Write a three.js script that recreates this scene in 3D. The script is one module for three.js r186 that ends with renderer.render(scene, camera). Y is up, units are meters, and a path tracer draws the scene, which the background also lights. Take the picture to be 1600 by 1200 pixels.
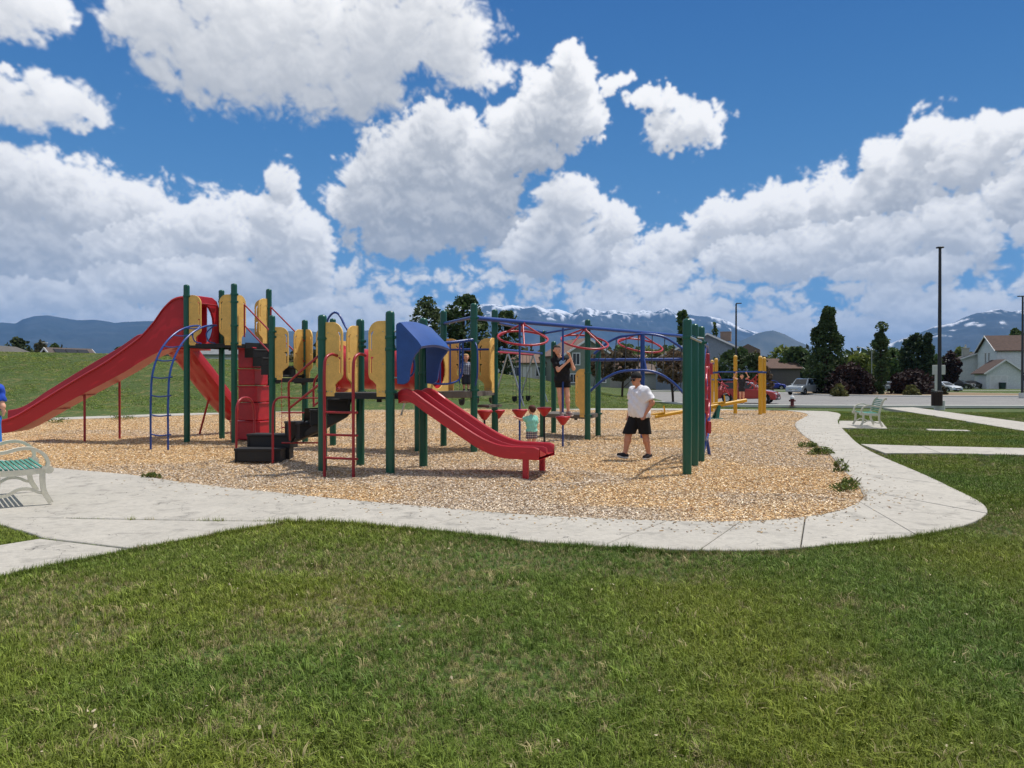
import * as THREE from 'three';
import { mergeGeometries, toCreasedNormals } from 'three/addons/utils/BufferGeometryUtils.js';
import { RoundedBoxGeometry } from 'three/addons/geometries/RoundedBoxGeometry.js';

// ---------------------------------------------------------------- camera, sky, sun, exposure
const scene = new THREE.Scene();
const camera = new THREE.PerspectiveCamera(52.49, 4 / 3, 0.1, 80000);
camera.position.set(0, 1.6, 0);
camera.rotation.x = -0.0066;
const renderer = new THREE.WebGLRenderer({ antialias: true });
renderer.toneMapping = THREE.LinearToneMapping;
renderer.toneMappingExposure = 0.92;
renderer.shadowMap.enabled = true;
const SUN = new THREE.Vector3(0.42, 1, -0.24).normalize();
const sun = new THREE.DirectionalLight(new THREE.Color(1.0, 0.955, 0.88), 5.0);
sun.name = 'sun';
sun.position.copy(SUN).multiplyScalar(120).add(new THREE.Vector3(0, 0, -20));
sun.target.position.set(0, 0, -20);
sun.castShadow = true;
sun.shadow.mapSize.set(4096, 4096);
Object.assign(sun.shadow.camera, { left: -60, right: 60, top: 60, bottom: -60, near: 1, far: 400 });
scene.add(sun, sun.target);

// ---------------------------------------------------------------- random numbers and noise
function rngOf(seed) { let s = seed | 0; return () => { s = (s + 0x6d2b79f5) | 0; let t = Math.imul(s ^ (s >>> 15), 1 | s); t = (t + Math.imul(t ^ (t >>> 7), 61 | t)) ^ t; return ((t ^ (t >>> 14)) >>> 0) / 4294967296; }; }
const hash = (x, y, s) => { let h = (Math.imul(x, 374761393) + Math.imul(y, 668265263) + Math.imul(s, 974126177)) | 0; h = Math.imul(h ^ (h >>> 13), 1274126177); return ((h ^ (h >>> 16)) >>> 0) / 4294967296; };
function vnoise(x, y, s = 0) {
  const xi = Math.floor(x), yi = Math.floor(y), fx = x - xi, fy = y - yi, u = fx * fx * (3 - 2 * fx), v = fy * fy * (3 - 2 * fy);
  const a = hash(xi, yi, s), b = hash(xi + 1, yi, s), c = hash(xi, yi + 1, s), d = hash(xi + 1, yi + 1, s);
  return a + (b - a) * u + (c - a) * v + (a - b - c + d) * u * v;
}
function fbm(x, y, o = 4, s = 0) { let t = 0, a = 0.5, n = 0; for (let i = 0; i < o; i++) { t += a * vnoise(x, y, s + i); n += a; a *= 0.5; x = x * 2.03 + 17.1; y = y * 2.03 + 9.7; } return t / n; }
function worley(x, y, s = 0) {
  const xi = Math.floor(x), yi = Math.floor(y); let m = 9;
  for (let j = -1; j < 2; j++) for (let i = -1; i < 2; i++) {
    const cx = xi + i + hash(xi + i, yi + j, s), cy = yi + j + hash(xi + i, yi + j, s + 77), d = (cx - x) * (cx - x) + (cy - y) * (cy - y);
    if (d < m) m = d;
  }
  return Math.sqrt(m);
}
const clamp = (x, a = 0, b = 1) => Math.min(b, Math.max(a, x));
const sstep = (a, b, x) => { const t = clamp((x - a) / (b - a)); return t * t * (3 - 2 * t); };
const lerp = (a, b, t) => a + (b - a) * t;

// ---------------------------------------------------------------- the sky: blue air and fair weather cumulus, by azimuth (right of -z) and elevation in degrees
function makeSky() {
  const W = 4096, H = 2048, HH = H / 2, data = new Float32Array(W * H * 4), rnd = rngOf(11);
  const clouds = [
  [-24.3,22.8,3.7,2.6,-21.1,21.0,4.5,3.3,-16.0,20.8,5.7,3.2,-11.2,20.4,4.1,2.6,-9.3,23.3,6.0,3.1,-4.7,23.5,3.7,3.0,-2.8,21.6,2.8,1.4,-16.0,23.9,8.7,3.0,-22.3,24.9,5.6,2.1,-7.0,26.1,5.6,1.9],
  [-32.3,22.0,3.0,1.9,-30.3,22.1,1.4,1.0],
  [-32.7,16.6,3.0,1.6,-30.3,17.0,2.5,1.5,-28.5,16.5,1.6,0.9,-31.3,17.9,1.4,0.9,-33.0,18.4,0.7,0.5],
  [-32.0,11.9,5.1,2.3,-28.1,10.8,5.9,2.4,-31.3,7.7,5.2,4.3,-26.2,8.9,5.3,3.3,-21.1,9.7,4.9,2.8,-16.5,13.0,1.1,2.1,-17.3,11.2,2.6,2.2,-15.2,9.5,2.6,3.1,-22.3,6.6,12.1,2.6,-30.6,5.3,5.6,2.0],
  [-10.0,12.9,3.4,3.1,-7.5,15.6,3.5,3.2,-5.2,17.4,2.8,2.1,-5.6,12.1,5.1,3.4,-7.5,10.3,4.6,1.8,-2.8,15.2,3.8,3.5,0.0,17.0,3.3,2.6,2.8,18.7,3.3,3.2,4.5,21.1,1.9,2.0,4.2,22.8,1.0,0.9,5.6,18.6,1.4,2.1,-1.9,11.7,2.4,2.3,0.9,16.1,2.8,1.7],
  [7.5,20.4,1.0,0.8,10.2,19.3,1.6,0.8,11.2,19.8,0.7,0.5,12.5,17.5,2.7,1.8,11.6,16.5,1.8,0.8,13.8,17.6,1.3,0.9],
  [4.2,12.6,2.3,2.0,3.3,10.3,3.8,2.3,7.5,11.2,1.6,1.8,1.4,9.0,2.8,1.8,4.7,8.5,4.2,1.6],
  [12.5,9.4,2.7,1.3,15.6,10.8,2.6,2.0,19.0,11.5,3.4,2.1,22.7,11.6,3.2,2.3,26.2,12.9,2.7,2.6,28.1,14.7,1.8,2.1,29.9,13.7,2.8,2.3,32.0,14.7,2.0,1.5,33.3,15.4,1.3,1.1,24.3,9.0,7.0,2.5,18.2,8.5,6.4,2.2,29.2,9.4,3.2,2.4,27.0,7.2,4.9,1.4,33.0,11.0,2.6,2.1,35.2,13.7,2.8,2.5,34.6,8.9,2.6,1.9],
  ];
  const puffs = [];
  clouds.forEach((c, k) => { let lo = 99, hi = -99; for (let i = 0; i < c.length; i += 4) { lo = Math.min(lo, c[i + 1] - c[i + 3]); hi = Math.max(hi, c[i + 1] + c[i + 3]); } for (let i = 0; i < c.length; i += 4) puffs.push([c[i], c[i + 1], c[i + 2] * 1.04, c[i + 3] * 1.04, k * 10 + (k === 3 || k === 7 ? Math.floor(i / 12) : 0)]); });
  // the same kind of sky all round
  for (let k = 0; k < 95; k++) {
    const el = 7 + 60 * Math.pow(rnd(), 1.5), az = rnd() * 360 - 180;
    if (Math.abs(az) < 42 && el < 33) continue;
    const size = 2.5 + el * 0.11 + rnd() * 3, n = 5 + rnd() * 6, stretch = 1 / Math.max(0.3, Math.cos(el * Math.PI / 180));
    for (let i = 0; i < n; i++) puffs.push([az + (rnd() - 0.5) * size * 2.6 * stretch, el + (rnd() - 0.35) * size * 0.8, size * (0.4 + rnd() * 0.6) * stretch, size * (0.3 + rnd() * 0.4), 200 + k]);
  }
  const BINS = 180, bins = Array.from({ length: BINS }, () => []);
  for (const p of puffs) for (let b = Math.floor((p[0] - p[2] * 1.5 + 180) / 2); b <= Math.floor((p[0] + p[2] * 1.5 + 180) / 2); b++) bins[((b % BINS) + BINS) % BINS].push(p);
  const dens = new Float32Array(W * HH), body = new Float32Array(W * HH), which = new Uint16Array(W * HH), deg = 180 / Math.PI;
  for (let r = 0; r < HH; r++) {
    const el = (r + 0.5) / HH * 90, fine = el < 36, y = el + 4.5 * (1 - Math.exp(-el / 5));
    for (let c = 0; c < W; c++) {
      let az = ((c + 0.5) / W - 0.5) * 360 + 90; if (az > 180) az -= 360;
      const inner = fine && Math.abs(az) < 46;
      let base = -1, id = 0;
      const pa = az + (inner ? (vnoise(az * 0.9, el * 1.1, 61) - 0.5) * 1.1 + (fbm(az * 3.1, el * 3.5, 2, 63) - 0.5) * 0.7 : 0), pe = el + (inner ? (vnoise(az * 0.9, el * 1.1, 65) - 0.5) * 0.7 + (fbm(az * 3.1, el * 3.5, 2, 67) - 0.5) * 0.6 : 0);
      for (const p of bins[Math.floor((az + 180) / 2) % BINS]) {
        let da = pa - p[0]; if (da > 180) da -= 360; else if (da < -180) da += 360;
        da /= p[2]; const de = (pe - p[1]) / (pe < p[1] ? p[3] * 0.92 : p[3]);
        const q = 1 - da * da - de * de;
        if (q > base) { base = q; id = p[4]; }
      }
      const bank = 0.8 - Math.abs(el - 3.6) / 5.2 + (fbm(az * 0.11, el * 0.35, 2, 40) - 0.5) * 1.9;
      if (bank > base) { base = bank; id = 150 + Math.floor(pe / 1.7 + vnoise(az * 0.12, 3, 8) * 3); }
      which[r * W + c] = id;
      if (base < -0.9) { dens[r * W + c] = body[r * W + c] = -1; continue; }
      const x = az * Math.cos(el / deg);
      const wx = x + (vnoise(x * 0.8, y * 0.8, 5) - 0.5) * 0.9, wy = y + (vnoise(x * 0.8, y * 0.8, 6) - 0.5) * 0.9;
      let n = 0.5 * (1 - worley(wx * 0.55, wy * 0.62, 1)) + 0.28 * (1 - worley(wx * 1.25, wy * 1.4, 2));
      const wide = 0.22 * (fbm(x * 0.33, y * 0.33, 3, 30) - 0.5);
      body[r * W + c] = base * (base > 0 ? 0.95 : 0.7) + (n + wide - 0.44) * 1.2;
      if (inner) n += 0.13 * (1 - worley(wx * 2.9, wy * 3.2, 3)) + 0.07 * (1 - worley(wx * 6.3, wy * 6.9, 4)) + 0.18 * fbm(wx * 3.4, wy * 3.4, 5, 9);
      else n += 0.13 * (1 - worley(wx * 2.9, wy * 3.2, 3)) + 0.1 * fbm(wx * 3, wy * 3, 3, 9);
      n += wide;
      dens[r * W + c] = base * (base > 0 ? 0.95 : 0.7) + (n - 0.56) * 1.5 + (inner ? (fbm(wx * 7 + wy * 3, wy * 9, 4, 95) - 0.5) * 0.34 : 0);
    }
  }
  const K = 18;
  for (let r = 0; r < H; r++) for (let c = 0; c < W; c++) {
    const o = (r * W + c) * 4;
    if (r < HH) { data[o] = 0.26; data[o + 1] = 0.30; data[o + 2] = 0.28; data[o + 3] = 1; continue; }
    const y = r - HH, el = (y + 0.5) / HH * 90;
    const air = (h, z, k) => z + (h - z) * Math.exp(-el / k);
    let R = air(0.33, 0.026, 9.5), G = air(0.57, 0.082, 15), B = air(0.88, 0.31, 19);
    const d = dens[y * W + c];
    if (d > 0) {
      const cosEl = Math.max(0.25, Math.cos(el / deg));
      let sum = 0, q = 1.5; const own = which[y * W + c];
      for (let k = 1; k <= K; k++) {
        const step = 1.6 + k * 0.42; q += step;
        const yy = Math.min(HH - 1, Math.round(y + q * 0.96)), xx = (Math.round(c + q * 0.28 / cosEl) + W) % W, v = body[yy * W + xx];
        if (v > 0) sum += Math.min(v, 0.7) * step * (which[yy * W + xx] === own ? 1 : 0.22);
      }
      const up = (k) => dens[Math.min(HH - 1, y + k) * W + (c + (k >> 2)) % W], rim = clamp((d - up(4)) * 0.5, -0.06, 0.12) + clamp((d - up(14)) * 0.5, -0.12, 0.2);
      let L = Math.exp(-sum * (own < 30 ? 0.024 : 0.042)); const crisp = own < 30 ? 0.45 : 1;
      L = clamp(0.02 + 0.9 * L + rim * crisp * (0.45 + 0.55 * L));
      L = clamp(L + 0.12 * Math.exp(-d * 6));
      const far = sstep(12, 2, el) * 0.35;
      let cr = lerp(0.42, 1.18, L), cg = lerp(0.455, 1.17, L), cb = lerp(0.51, 1.16, L);
      cr = lerp(cr, 0.66, far); cg = lerp(cg, 0.74, far); cb = lerp(cb, 0.84, far);
      const a = Math.pow(sstep(0, own < 30 ? 0.7 : 0.42, d), 0.9);
      R = lerp(R, cr, a); G = lerp(G, cg, a); B = lerp(B, cb, a);
    }
    data[o] = R; data[o + 1] = G; data[o + 2] = B; data[o + 3] = 1;
  }
  const t = new THREE.DataTexture(data, W, H, THREE.RGBAFormat, THREE.FloatType);
  t.mapping = THREE.EquirectangularReflectionMapping;
  t.magFilter = THREE.LinearFilter; t.needsUpdate = true;
  return t;
}
scene.background = makeSky();
scene.environment = scene.background;

// ---------------------------------------------------------------- helpers
const V = (x, y, z) => new THREE.Vector3(x, y, z);
// a survey of the park: bearing in picture units (f = 1217, centre 800, horizon 592) and a distance give a place in metres
const X = (px, d) => (px - 800) / 1217 * d;
const Y = (py, d) => 1.6 + (592 - py) * d / 1217;
const ground = (px, py, level = 0) => { const d = (1.6 - level) * 1217 / (py - 592); return [X(px, d), -d]; };
const used = new Map();
function numbered(n) { const k = used.get(n) ?? 0; used.set(n, k + 1); return k ? n + '_' + String(k).padStart(3, '0') : n; }
function thing(name, label, category, [x, y, z] = [0, 0, 0], group, turn = 0) {
  const g = new THREE.Group(); g.name = numbered(name); g.position.set(x, y, z); g.rotation.y = turn;
  g.userData.label = label; g.userData.category = category; if (group) g.userData.group = group;
  scene.add(g); return g;
}
function shade(m) { m.castShadow = m.receiveShadow = true; return m; }
function part(name, geo, mat, parent, label) { const m = shade(new THREE.Mesh(geo, mat)); m.name = name; if (label) m.userData.label = label; parent.add(m); return m; }
function structure(name, geo, mat) { const m = shade(new THREE.Mesh(geo, mat)); m.name = numbered(name); m.userData.kind = 'structure'; scene.add(m); return m; }
function stuff(m, name, label) { m.name = numbered(name); m.userData.kind = 'stuff'; if (label) m.userData.label = label; shade(m); return m; }
const merge = (list) => mergeGeometries(list.map((g) => { const h = g.index ? g.toNonIndexed() : g; for (const k of Object.keys(h.attributes)) if (!['position', 'normal', 'uv'].includes(k)) h.deleteAttribute(k); return h; }), false);
const box = (w, h, d, x = 0, y = 0, z = 0) => new THREE.BoxGeometry(w, h, d).translate(x, y, z);
const rbox = (w, h, d, r, x = 0, y = 0, z = 0) => new RoundedBoxGeometry(w, h, d, 2, r).translate(x, y, z);
const UPV = V(0, 1, 0);
function bar(a, b, r, seg = 10, r2 = r) { const d = b.clone().sub(a), g = new THREE.CylinderGeometry(r2, r, d.length(), seg); g.applyQuaternion(new THREE.Quaternion().setFromUnitVectors(UPV, d.normalize())); return g.translate((a.x + b.x) / 2, (a.y + b.y) / 2, (a.z + b.z) / 2); }
function tube(pts, r, n = 24, seg = 8, closed = false) { return new THREE.TubeGeometry(new THREE.CatmullRomCurve3(pts, closed, 'catmullrom', 0.5), n, r, seg, closed); }
// skin over a row of closed cross-sections
function sweep(rows, crease = 0.7, caps = true, loop = true) {
  const p = [], uv = [], idx = [], n = rows[0].length;
  rows.forEach((r, i) => r.forEach((v, j) => { p.push(v.x, v.y, v.z); uv.push(j / n, i / rows.length); }));
  const last = loop ? n : n - 1;
  for (let i = 0; i + 1 < rows.length; i++) for (let j = 0; j < last; j++) { const a = i * n + j, b = i * n + (j + 1) % n, c = a + n, d = b + n; idx.push(a, c, b, b, c, d); }
  if (caps && loop) for (const i of [0, rows.length - 1]) {
    const f = THREE.ShapeUtils.triangulateShape(flat2(rows[i]), []);
    for (const t of f) idx.push(...(i ? t : [t[0], t[2], t[1]]).map((k) => k + i * n));
  }
  const g = new THREE.BufferGeometry();
  g.setAttribute('position', new THREE.Float32BufferAttribute(p, 3)); g.setAttribute('uv', new THREE.Float32BufferAttribute(uv, 2)); g.setIndex(idx);
  g.computeVertexNormals();
  return toCreasedNormals(g, crease);
}
function flat2(row) { // the flattest two axes of a planar ring
  const lo = V(1e9, 1e9, 1e9), hi = V(-1e9, -1e9, -1e9); row.forEach((v) => { lo.min(v); hi.max(v); });
  const s = hi.sub(lo).toArray(), drop = s.indexOf(Math.min(...s)), ax = [0, 1, 2].filter((k) => k !== drop);
  return row.map((v) => new THREE.Vector2(v.getComponent(ax[0]), v.getComponent(ax[1])));
}
function plate(pts, depth, bevel = 0.004) { // an upright board from its outline
  const sh = pts instanceof THREE.Shape ? pts : new THREE.Shape(pts.map((q) => new THREE.Vector2(q[0], q[1])));
  return new THREE.ExtrudeGeometry(sh, { depth: depth - 2 * bevel, bevelEnabled: bevel > 0, bevelSize: bevel, bevelThickness: bevel, bevelSegments: 2, curveSegments: 10 }).translate(0, 0, -depth / 2 + bevel);
}
function texture(size, fn, srgb = true) {
  const d = new Uint8Array(size * size * 4);
  for (let y = 0; y < size; y++) for (let x = 0; x < size; x++) { const c = fn(x / size, y / size, x, y), o = (y * size + x) * 4; for (let k = 0; k < 3; k++) d[o + k] = clamp(Array.isArray(c) ? c[k] : c) * 255; d[o + 3] = 255; }
  const t = new THREE.DataTexture(d, size, size); t.magFilter = THREE.LinearFilter; t.wrapS = t.wrapT = THREE.RepeatWrapping;
  if (srgb) t.colorSpace = THREE.SRGBColorSpace; t.needsUpdate = true; return t;
}
// noise that repeats every unit
function tnoise(u, v, n, s) { const x = u * n, y = v * n, xi = Math.floor(x), yi = Math.floor(y), fx = x - xi, fy = y - yi, a = fx * fx * (3 - 2 * fx), b = fy * fy * (3 - 2 * fy), h = (i, j) => hash(((xi + i) % n + n) % n, ((yi + j) % n + n) % n, s); return lerp(lerp(h(0, 0), h(1, 0), a), lerp(h(0, 1), h(1, 1), a), b); }
function tfbm(u, v, n, o, s) { let t = 0, a = 0.5, m = 0; for (let i = 0; i < o; i++) { t += a * tnoise(u, v, n, s + i); m += a; a *= 0.55; n *= 2; } return t / m; }
const mat = (color, roughness = 0.6, more = {}) => new THREE.MeshStandardMaterial({ color, roughness, ...more });
const wearMap = texture(256, (u, v) => { const n = 0.84 + 0.16 * tfbm(u, v, 6, 5, 3) + 0.06 * (tnoise(u, v, 90, 8) - 0.5) - (Math.abs(tfbm(u, v, 9, 4, 33) - 0.5) < 0.012 ? 0.06 : 0); return n; });
const gritMap = texture(256, (u, v) => tfbm(u, v, 48, 3, 21), false);
const paint = (c, r = 0.42) => mat(c, r, { map: wearMap, bumpMap: gritMap, bumpScale: 0.0006 });
const scuffMap = texture(512, (u, v) => { const st = tnoise(u, v * 0.25, 128, 71) * 0.5 + tnoise(u, v * 0.12, 64, 73) * 0.5, b = tfbm(u, v, 5, 5, 75), sc = sstep(0.62, 0.8, st) * sstep(0.4, 0.65, b); return [0.84 + 0.12 * b + 0.1 * sc, 0.80 + 0.16 * b + 0.34 * sc, 0.80 + 0.16 * b + 0.32 * sc]; });
const M = {
  redSlide: mat(0xc22231, 0.38, { map: scuffMap, bumpMap: gritMap, bumpScale: 0.0005 }),
  green: paint(0x0c5a48, 0.28), blue: paint(0x1f4796, 0.32), blueHood: paint(0x23509a, 0.42), red: paint(0xc22231, 0.38), redRail: paint(0xa8242e, 0.4), redRing: paint(0xb92a3a, 0.35),
  yellow: paint(0xdda548, 0.55), tan: paint(0xf6c76c, 0.6), black: mat(0x17181a, 0.6, { bumpMap: gritMap, bumpScale: 0.002 }), deck: mat(0x3a3733, 0.75, { map: wearMap }), deckWood: mat(0x6b635a, 0.8, { map: wearMap }), steel: mat(0x9aa0a2, 0.4, { metalness: 0.7 }), chain: mat(0x55585a, 0.5, { metalness: 0.6 }),
  yellowPost: paint(0xe0a81e, 0.4), cream: paint(0xeee6cf, 0.5), mint: paint(0x4f9a86, 0.5), darkPole: mat(0x2a2a2e, 0.5), rubber: mat(0x18191b, 0.85), glass: mat(0x1a2026, 0.08), white: mat(0xdedede, 0.5), pale: mat(0xc9c8c0, 0.7),
};

// ---------------------------------------------------------------- the lie of the land
const crestAt = [[-400, 3.6], [200, 3.5], [350, 3.15], [550, 2.8], [770, 2.15], [850, 1.5], [900, 0.85], [960, 0.25], [1040, 0], [3000, 0]];
function table(t, x) { if (x <= t[0][0]) return t[0][1]; for (let i = 1; i < t.length; i++) if (x <= t[i][0]) return lerp(t[i - 1][1], t[i][1], (x - t[i - 1][0]) / (t[i][0] - t[i - 1][0])); return t[t.length - 1][1]; }
function height(x, z) {
  const d = Math.hypot(x, z); if (d > 900 || z > -20) return 0;
  const p = 800 + 1217 * x / Math.max(20, -z), c = table(crestAt, p);
  let h = c * sstep(37, 66, d) * (1 - 0.45 * sstep(75, 160, d)) * (1 - sstep(300, 900, d));
  h += sstep(8, 14, x) * -0.22 * sstep(41, 47, d) * (1 - sstep(111, 116, d));
  return h;
}
// ---------------------------------------------------------------- ground, bark chips, pavement, street
const grassMap = texture(1024, (u, v) => {
  const f = tfbm(u, v, 160, 3, 1), m = tfbm(u, v, 24, 4, 7), p = tfbm(u, v, 7, 3, 15), dry = sstep(0.54, 0.72, p * 0.55 + m * 0.5);
  const k = 0.55 + 0.75 * f; return [lerp(0.30, 0.50, dry) * k, lerp(0.37, 0.45, dry) * k, lerp(0.13, 0.27, dry) * k];
});
grassMap.repeat.set(1 / 3.7, 1 / 3.7);
const grassBump = texture(512, (u, v) => tfbm(u, v, 120, 3, 31), false); grassBump.repeat.set(1 / 1.9, 1 / 1.9);
// edges of the walk round the play area, in metres: [inner, outer]
const inner = [[-20, -26], [-17, -20], [-14, -17.2], [-10, -15.3], [-8.3, -14.05], [-6.4, -13], [-4.9, -11.9], [-3.1, -10.8], [-1.29, -9.83], [0, -9.23], [1.1, -8.89], [2.15, -8.73], [2.9, -8.81], [3.72, -9.23], [4.62, -10.3], [5.04, -11.25], [5.8, -13.6], [6.94, -17.2], [8.27, -22.1], [10.1, -27.8], [13.6, -36], [13.95, -39.7]];
const outer = [[-22, -25.5], [-18.7, -18.6], [-15, -15], [-10.6, -12.4], [-8.6, -10.6], [-6.9, -9.2], [-4.9, -8.9], [-3.3, -8.75], [-1.95, -8.65], [-0.67, -8.12], [0.31, -7.6], [1.2, -7.35], [2.2, -7.26], [3.1, -7.5], [4.3, -8.02], [5.75, -9.4], [6.6, -11.9], [8.1, -17.8], [9.9, -23], [11.9, -28.4], [15.2, -36.2], [15.6, -38.5]];
const far = [[13.95, -39.7], [9, -40], [3, -40.4], [-2, -42.5], [-6, -42], [-10.5, -38.5], [-14.2, -34.5], [-18.2, -30], [-20, -26]];
const farOut = [[15.6, -38.5], [15.2, -41.6], [9, -41.9], [3, -42.3], [-2, -44.5], [-6.5, -44], [-11.6, -40.1], [-15.4, -35.9], [-19.5, -31.2], [-22, -25.5]];
const curve = (pts) => new THREE.CatmullRomCurve3(pts.map(([x, z]) => V(x, 0, z)), false, 'centripetal');
const smooth = (pts, n) => { const c = curve(pts), o = []; for (let i = 0; i <= n; i++) o.push(c.getPoint(i / n)); return o; };
const concMap = texture(1024, (u, v) => { const a = tfbm(u, v, 5, 5, 2), b = tfbm(u, v, 60, 3, 9), s = tfbm(u, v, 11, 4, 19), speck = hash(Math.floor(u * 1024), Math.floor(v * 1024), 5) > 0.992 ? -0.12 : 0, stain = sstep(0.6, 0.75, s) * -0.07; const k = 0.675 + 0.06 * (a - 0.5) + 0.08 * (b - 0.5) + speck + stain * 0.9 - (Math.abs(tfbm(u, v, 3, 5, 61) - 0.5) < 0.0022 ? 0.2 : 0) - 0.03 * sstep(0.62, 0.7, tfbm(u, v, 22, 3, 71)); return [k, k * 0.972, k * 0.915]; });
concMap.repeat.set(1 / 2.6, 1 / 2.6);
const concBump = texture(512, (u, v) => 0.6 * tfbm(u, v, 90, 3, 6) + 0.4 * tfbm(u, v, 9, 3, 16), false); concBump.repeat.set(1 / 1.3, 1 / 1.3);
const concrete = new THREE.MeshStandardMaterial({ map: concMap, bumpMap: concBump, bumpScale: 0.004, roughness: 0.85 });
function slab(pts, top = 0.03, thick = 0.12, bevel = 0.008) { // pts: ring of [x, z]
  const sh = new THREE.Shape(pts.map(([x, z]) => new THREE.Vector2(x, -z)));
  return new THREE.ExtrudeGeometry(sh, { depth: thick - bevel, bevelEnabled: true, bevelSize: bevel, bevelThickness: bevel, bevelOffset: -bevel, bevelSegments: 1, curveSegments: 1 }).rotateX(-Math.PI / 2).translate(0, top - thick, 0);
}
const slabRings = [];
function paving(name, a, b, cuts, n) { // slabs between joints given as fractions; a and b are the two edges
  const g = new THREE.Group(); g.name = numbered(name); g.userData.kind = 'structure'; scene.add(g);
  const A = smooth(a, n), B = smooth(b, n);
  for (let k = 0; k + 1 < cuts.length; k++) {
    const i0 = Math.round(cuts[k] * n), i1 = Math.round(cuts[k + 1] * n), ring = [];
    for (let i = i0; i <= i1; i++) ring.push([A[i].x, A[i].z]);
    for (let i = i1; i >= i0; i--) ring.push([B[i].x, B[i].z]);
    slabRings.push(ring);
    part(k ? 'slab_' + String(k).padStart(3, '0') : 'slab', slab(shrink(ring, 0.006), 0.006 + (hash(k, 3, 5) - 0.5) * 0.006), concrete, g);
  }
  return g;
}
function shrink(ring, e) { const n = ring.length, area = ring.reduce((s, p, i) => { const q = ring[(i + 1) % n]; return s + p[0] * q[1] - q[0] * p[1]; }, 0), sgn = area > 0 ? 1 : -1; return ring.map((p, i) => { const a = ring[(i + n - 1) % n], b = ring[(i + 1) % n], dx = b[0] - a[0], dz = b[1] - a[1], l = Math.hypot(dx, dz) || 1; return [p[0] - sgn * e * dz / l, p[1] + sgn * e * dx / l]; }); }
paving('sidewalk', inner, outer, [0, 0.06, 0.12, 0.18, 0.235, 0.28, 0.325, 0.37, 0.415, 0.46, 0.505, 0.55, 0.6, 0.66, 0.71, 0.76, 0.81, 0.86, 0.93, 1], 200);
paving('sidewalk', far, farOut.slice(0, 1).concat(farOut.slice(2)), [0, 0.1, 0.2, 0.3, 0.4, 0.5, 0.6, 0.7, 0.8, 0.9, 1], 100);
function pavement(name, rings) { const g = new THREE.Group(); g.name = numbered(name); g.userData.kind = 'structure'; scene.add(g); rings.forEach((r, k) => { slabRings.push(r); part(k ? 'slab_' + String(k).padStart(3, '0') : 'slab', slab(shrink(r, 0.006), 0.004 + (k % 3) * 0.003), concrete, g); }); }
pavement('path', [[[-4.72, -7.78], [-3.6, -7.3], [-4.15, -6.3], [-5.3, -6.9]], [[-5.3, -6.9], [-4.15, -6.3], [-4.9, -5.2], [-6.1, -5.9]], [[-6.1, -5.9], [-4.9, -5.2], [-5.8, -4], [-7, -4.7]]]);
pavement('path', [[[-6.8, -9.17], [-5.6, -8.52], [-4.92, -8.0], [-4.72, -7.82], [-3.6, -7.34], [-2.54, -8.71], [-3.3, -8.74], [-4.9, -8.88]]]);
{ // two paths that leave the loop on the right, and the pad of the far bench
  const g1 = (px, py) => ground(px, py);
  pavement('path', [[g1(1345, 694), g1(1440, 697), g1(1470, 708), g1(1383, 708)], [g1(1440, 697), g1(1600, 700.5), g1(1640, 712), g1(1470, 708)], [g1(1600, 700.5), g1(1800, 704), g1(1850, 716), g1(1640, 712)]]);
  pavement('path', [[g1(1380, 637), g1(1428, 636.5), g1(1530, 650.5), g1(1470, 651.5)], [g1(1470, 651.5), g1(1530, 650.5), g1(1640, 665), g1(1585, 671)], [g1(1585, 671), g1(1640, 665), g1(1800, 690), g1(1760, 698)]]);
  pavement('bench_pad', [[g1(1311, 657.5), g1(1378, 658.5), g1(1387, 669.5), g1(1311, 668.5)]]);
  pavement('valve_cover', [[g1(1447, 670.2), g1(1512, 672), g1(1518, 673.6), g1(1452, 672.4)]]);
}
const chipShades = [[0.85, 0.72, 0.53], [0.88, 0.76, 0.57], [0.76, 0.61, 0.42], [0.94, 0.86, 0.71], [0.58, 0.43, 0.29], [0.82, 0.67, 0.46], [0.89, 0.83, 0.74]];
const chipMap = (() => {
  const cv = document.createElement('canvas'); cv.width = cv.height = 1024; const c = cv.getContext('2d'), r = rngOf(5);
  c.fillStyle = '#9a7647'; c.fillRect(0, 0, 1024, 1024);
  for (let i = 0; i < 26000; i++) { const s = chipShades[Math.floor(r() * 7)], k = 0.8 + r() * 0.3, w = 6 + r() * 15, h = 3 + r() * 5, x = r() * 1024, y = r() * 1024, a = r() * 3.14; c.fillStyle = `rgb(${s.map((q) => Math.round(q * k * 255)).join()})`; for (const ox of [-1024, 0, 1024]) for (const oy of [-1024, 0, 1024]) { if (x + ox < -40 || x + ox > 1064 || y + oy < -40 || y + oy > 1064) continue; c.save(); c.translate(x + ox, y + oy); c.rotate(a); c.fillRect(-w / 2, -h / 2, w, h); c.restore(); } }
  const t = new THREE.CanvasTexture(cv); t.colorSpace = THREE.SRGBColorSpace; t.wrapS = t.wrapT = THREE.RepeatWrapping; t.repeat.set(1 / 2.2, 1 / 2.2); return t;
})();
const mulchRing = [...smooth(inner, 120), ...smooth(far, 60).slice(1)].map((v) => [v.x, v.z]);
const inRing = (ring, x, z) => { let o = false; for (let i = 0, j = ring.length - 1; i < ring.length; j = i++) { const a = ring[i], b = ring[j]; if ((a[1] > z) !== (b[1] > z) && x < (b[0] - a[0]) * (z - a[1]) / (b[1] - a[1]) + a[0]) o = !o; } return o; };
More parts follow.
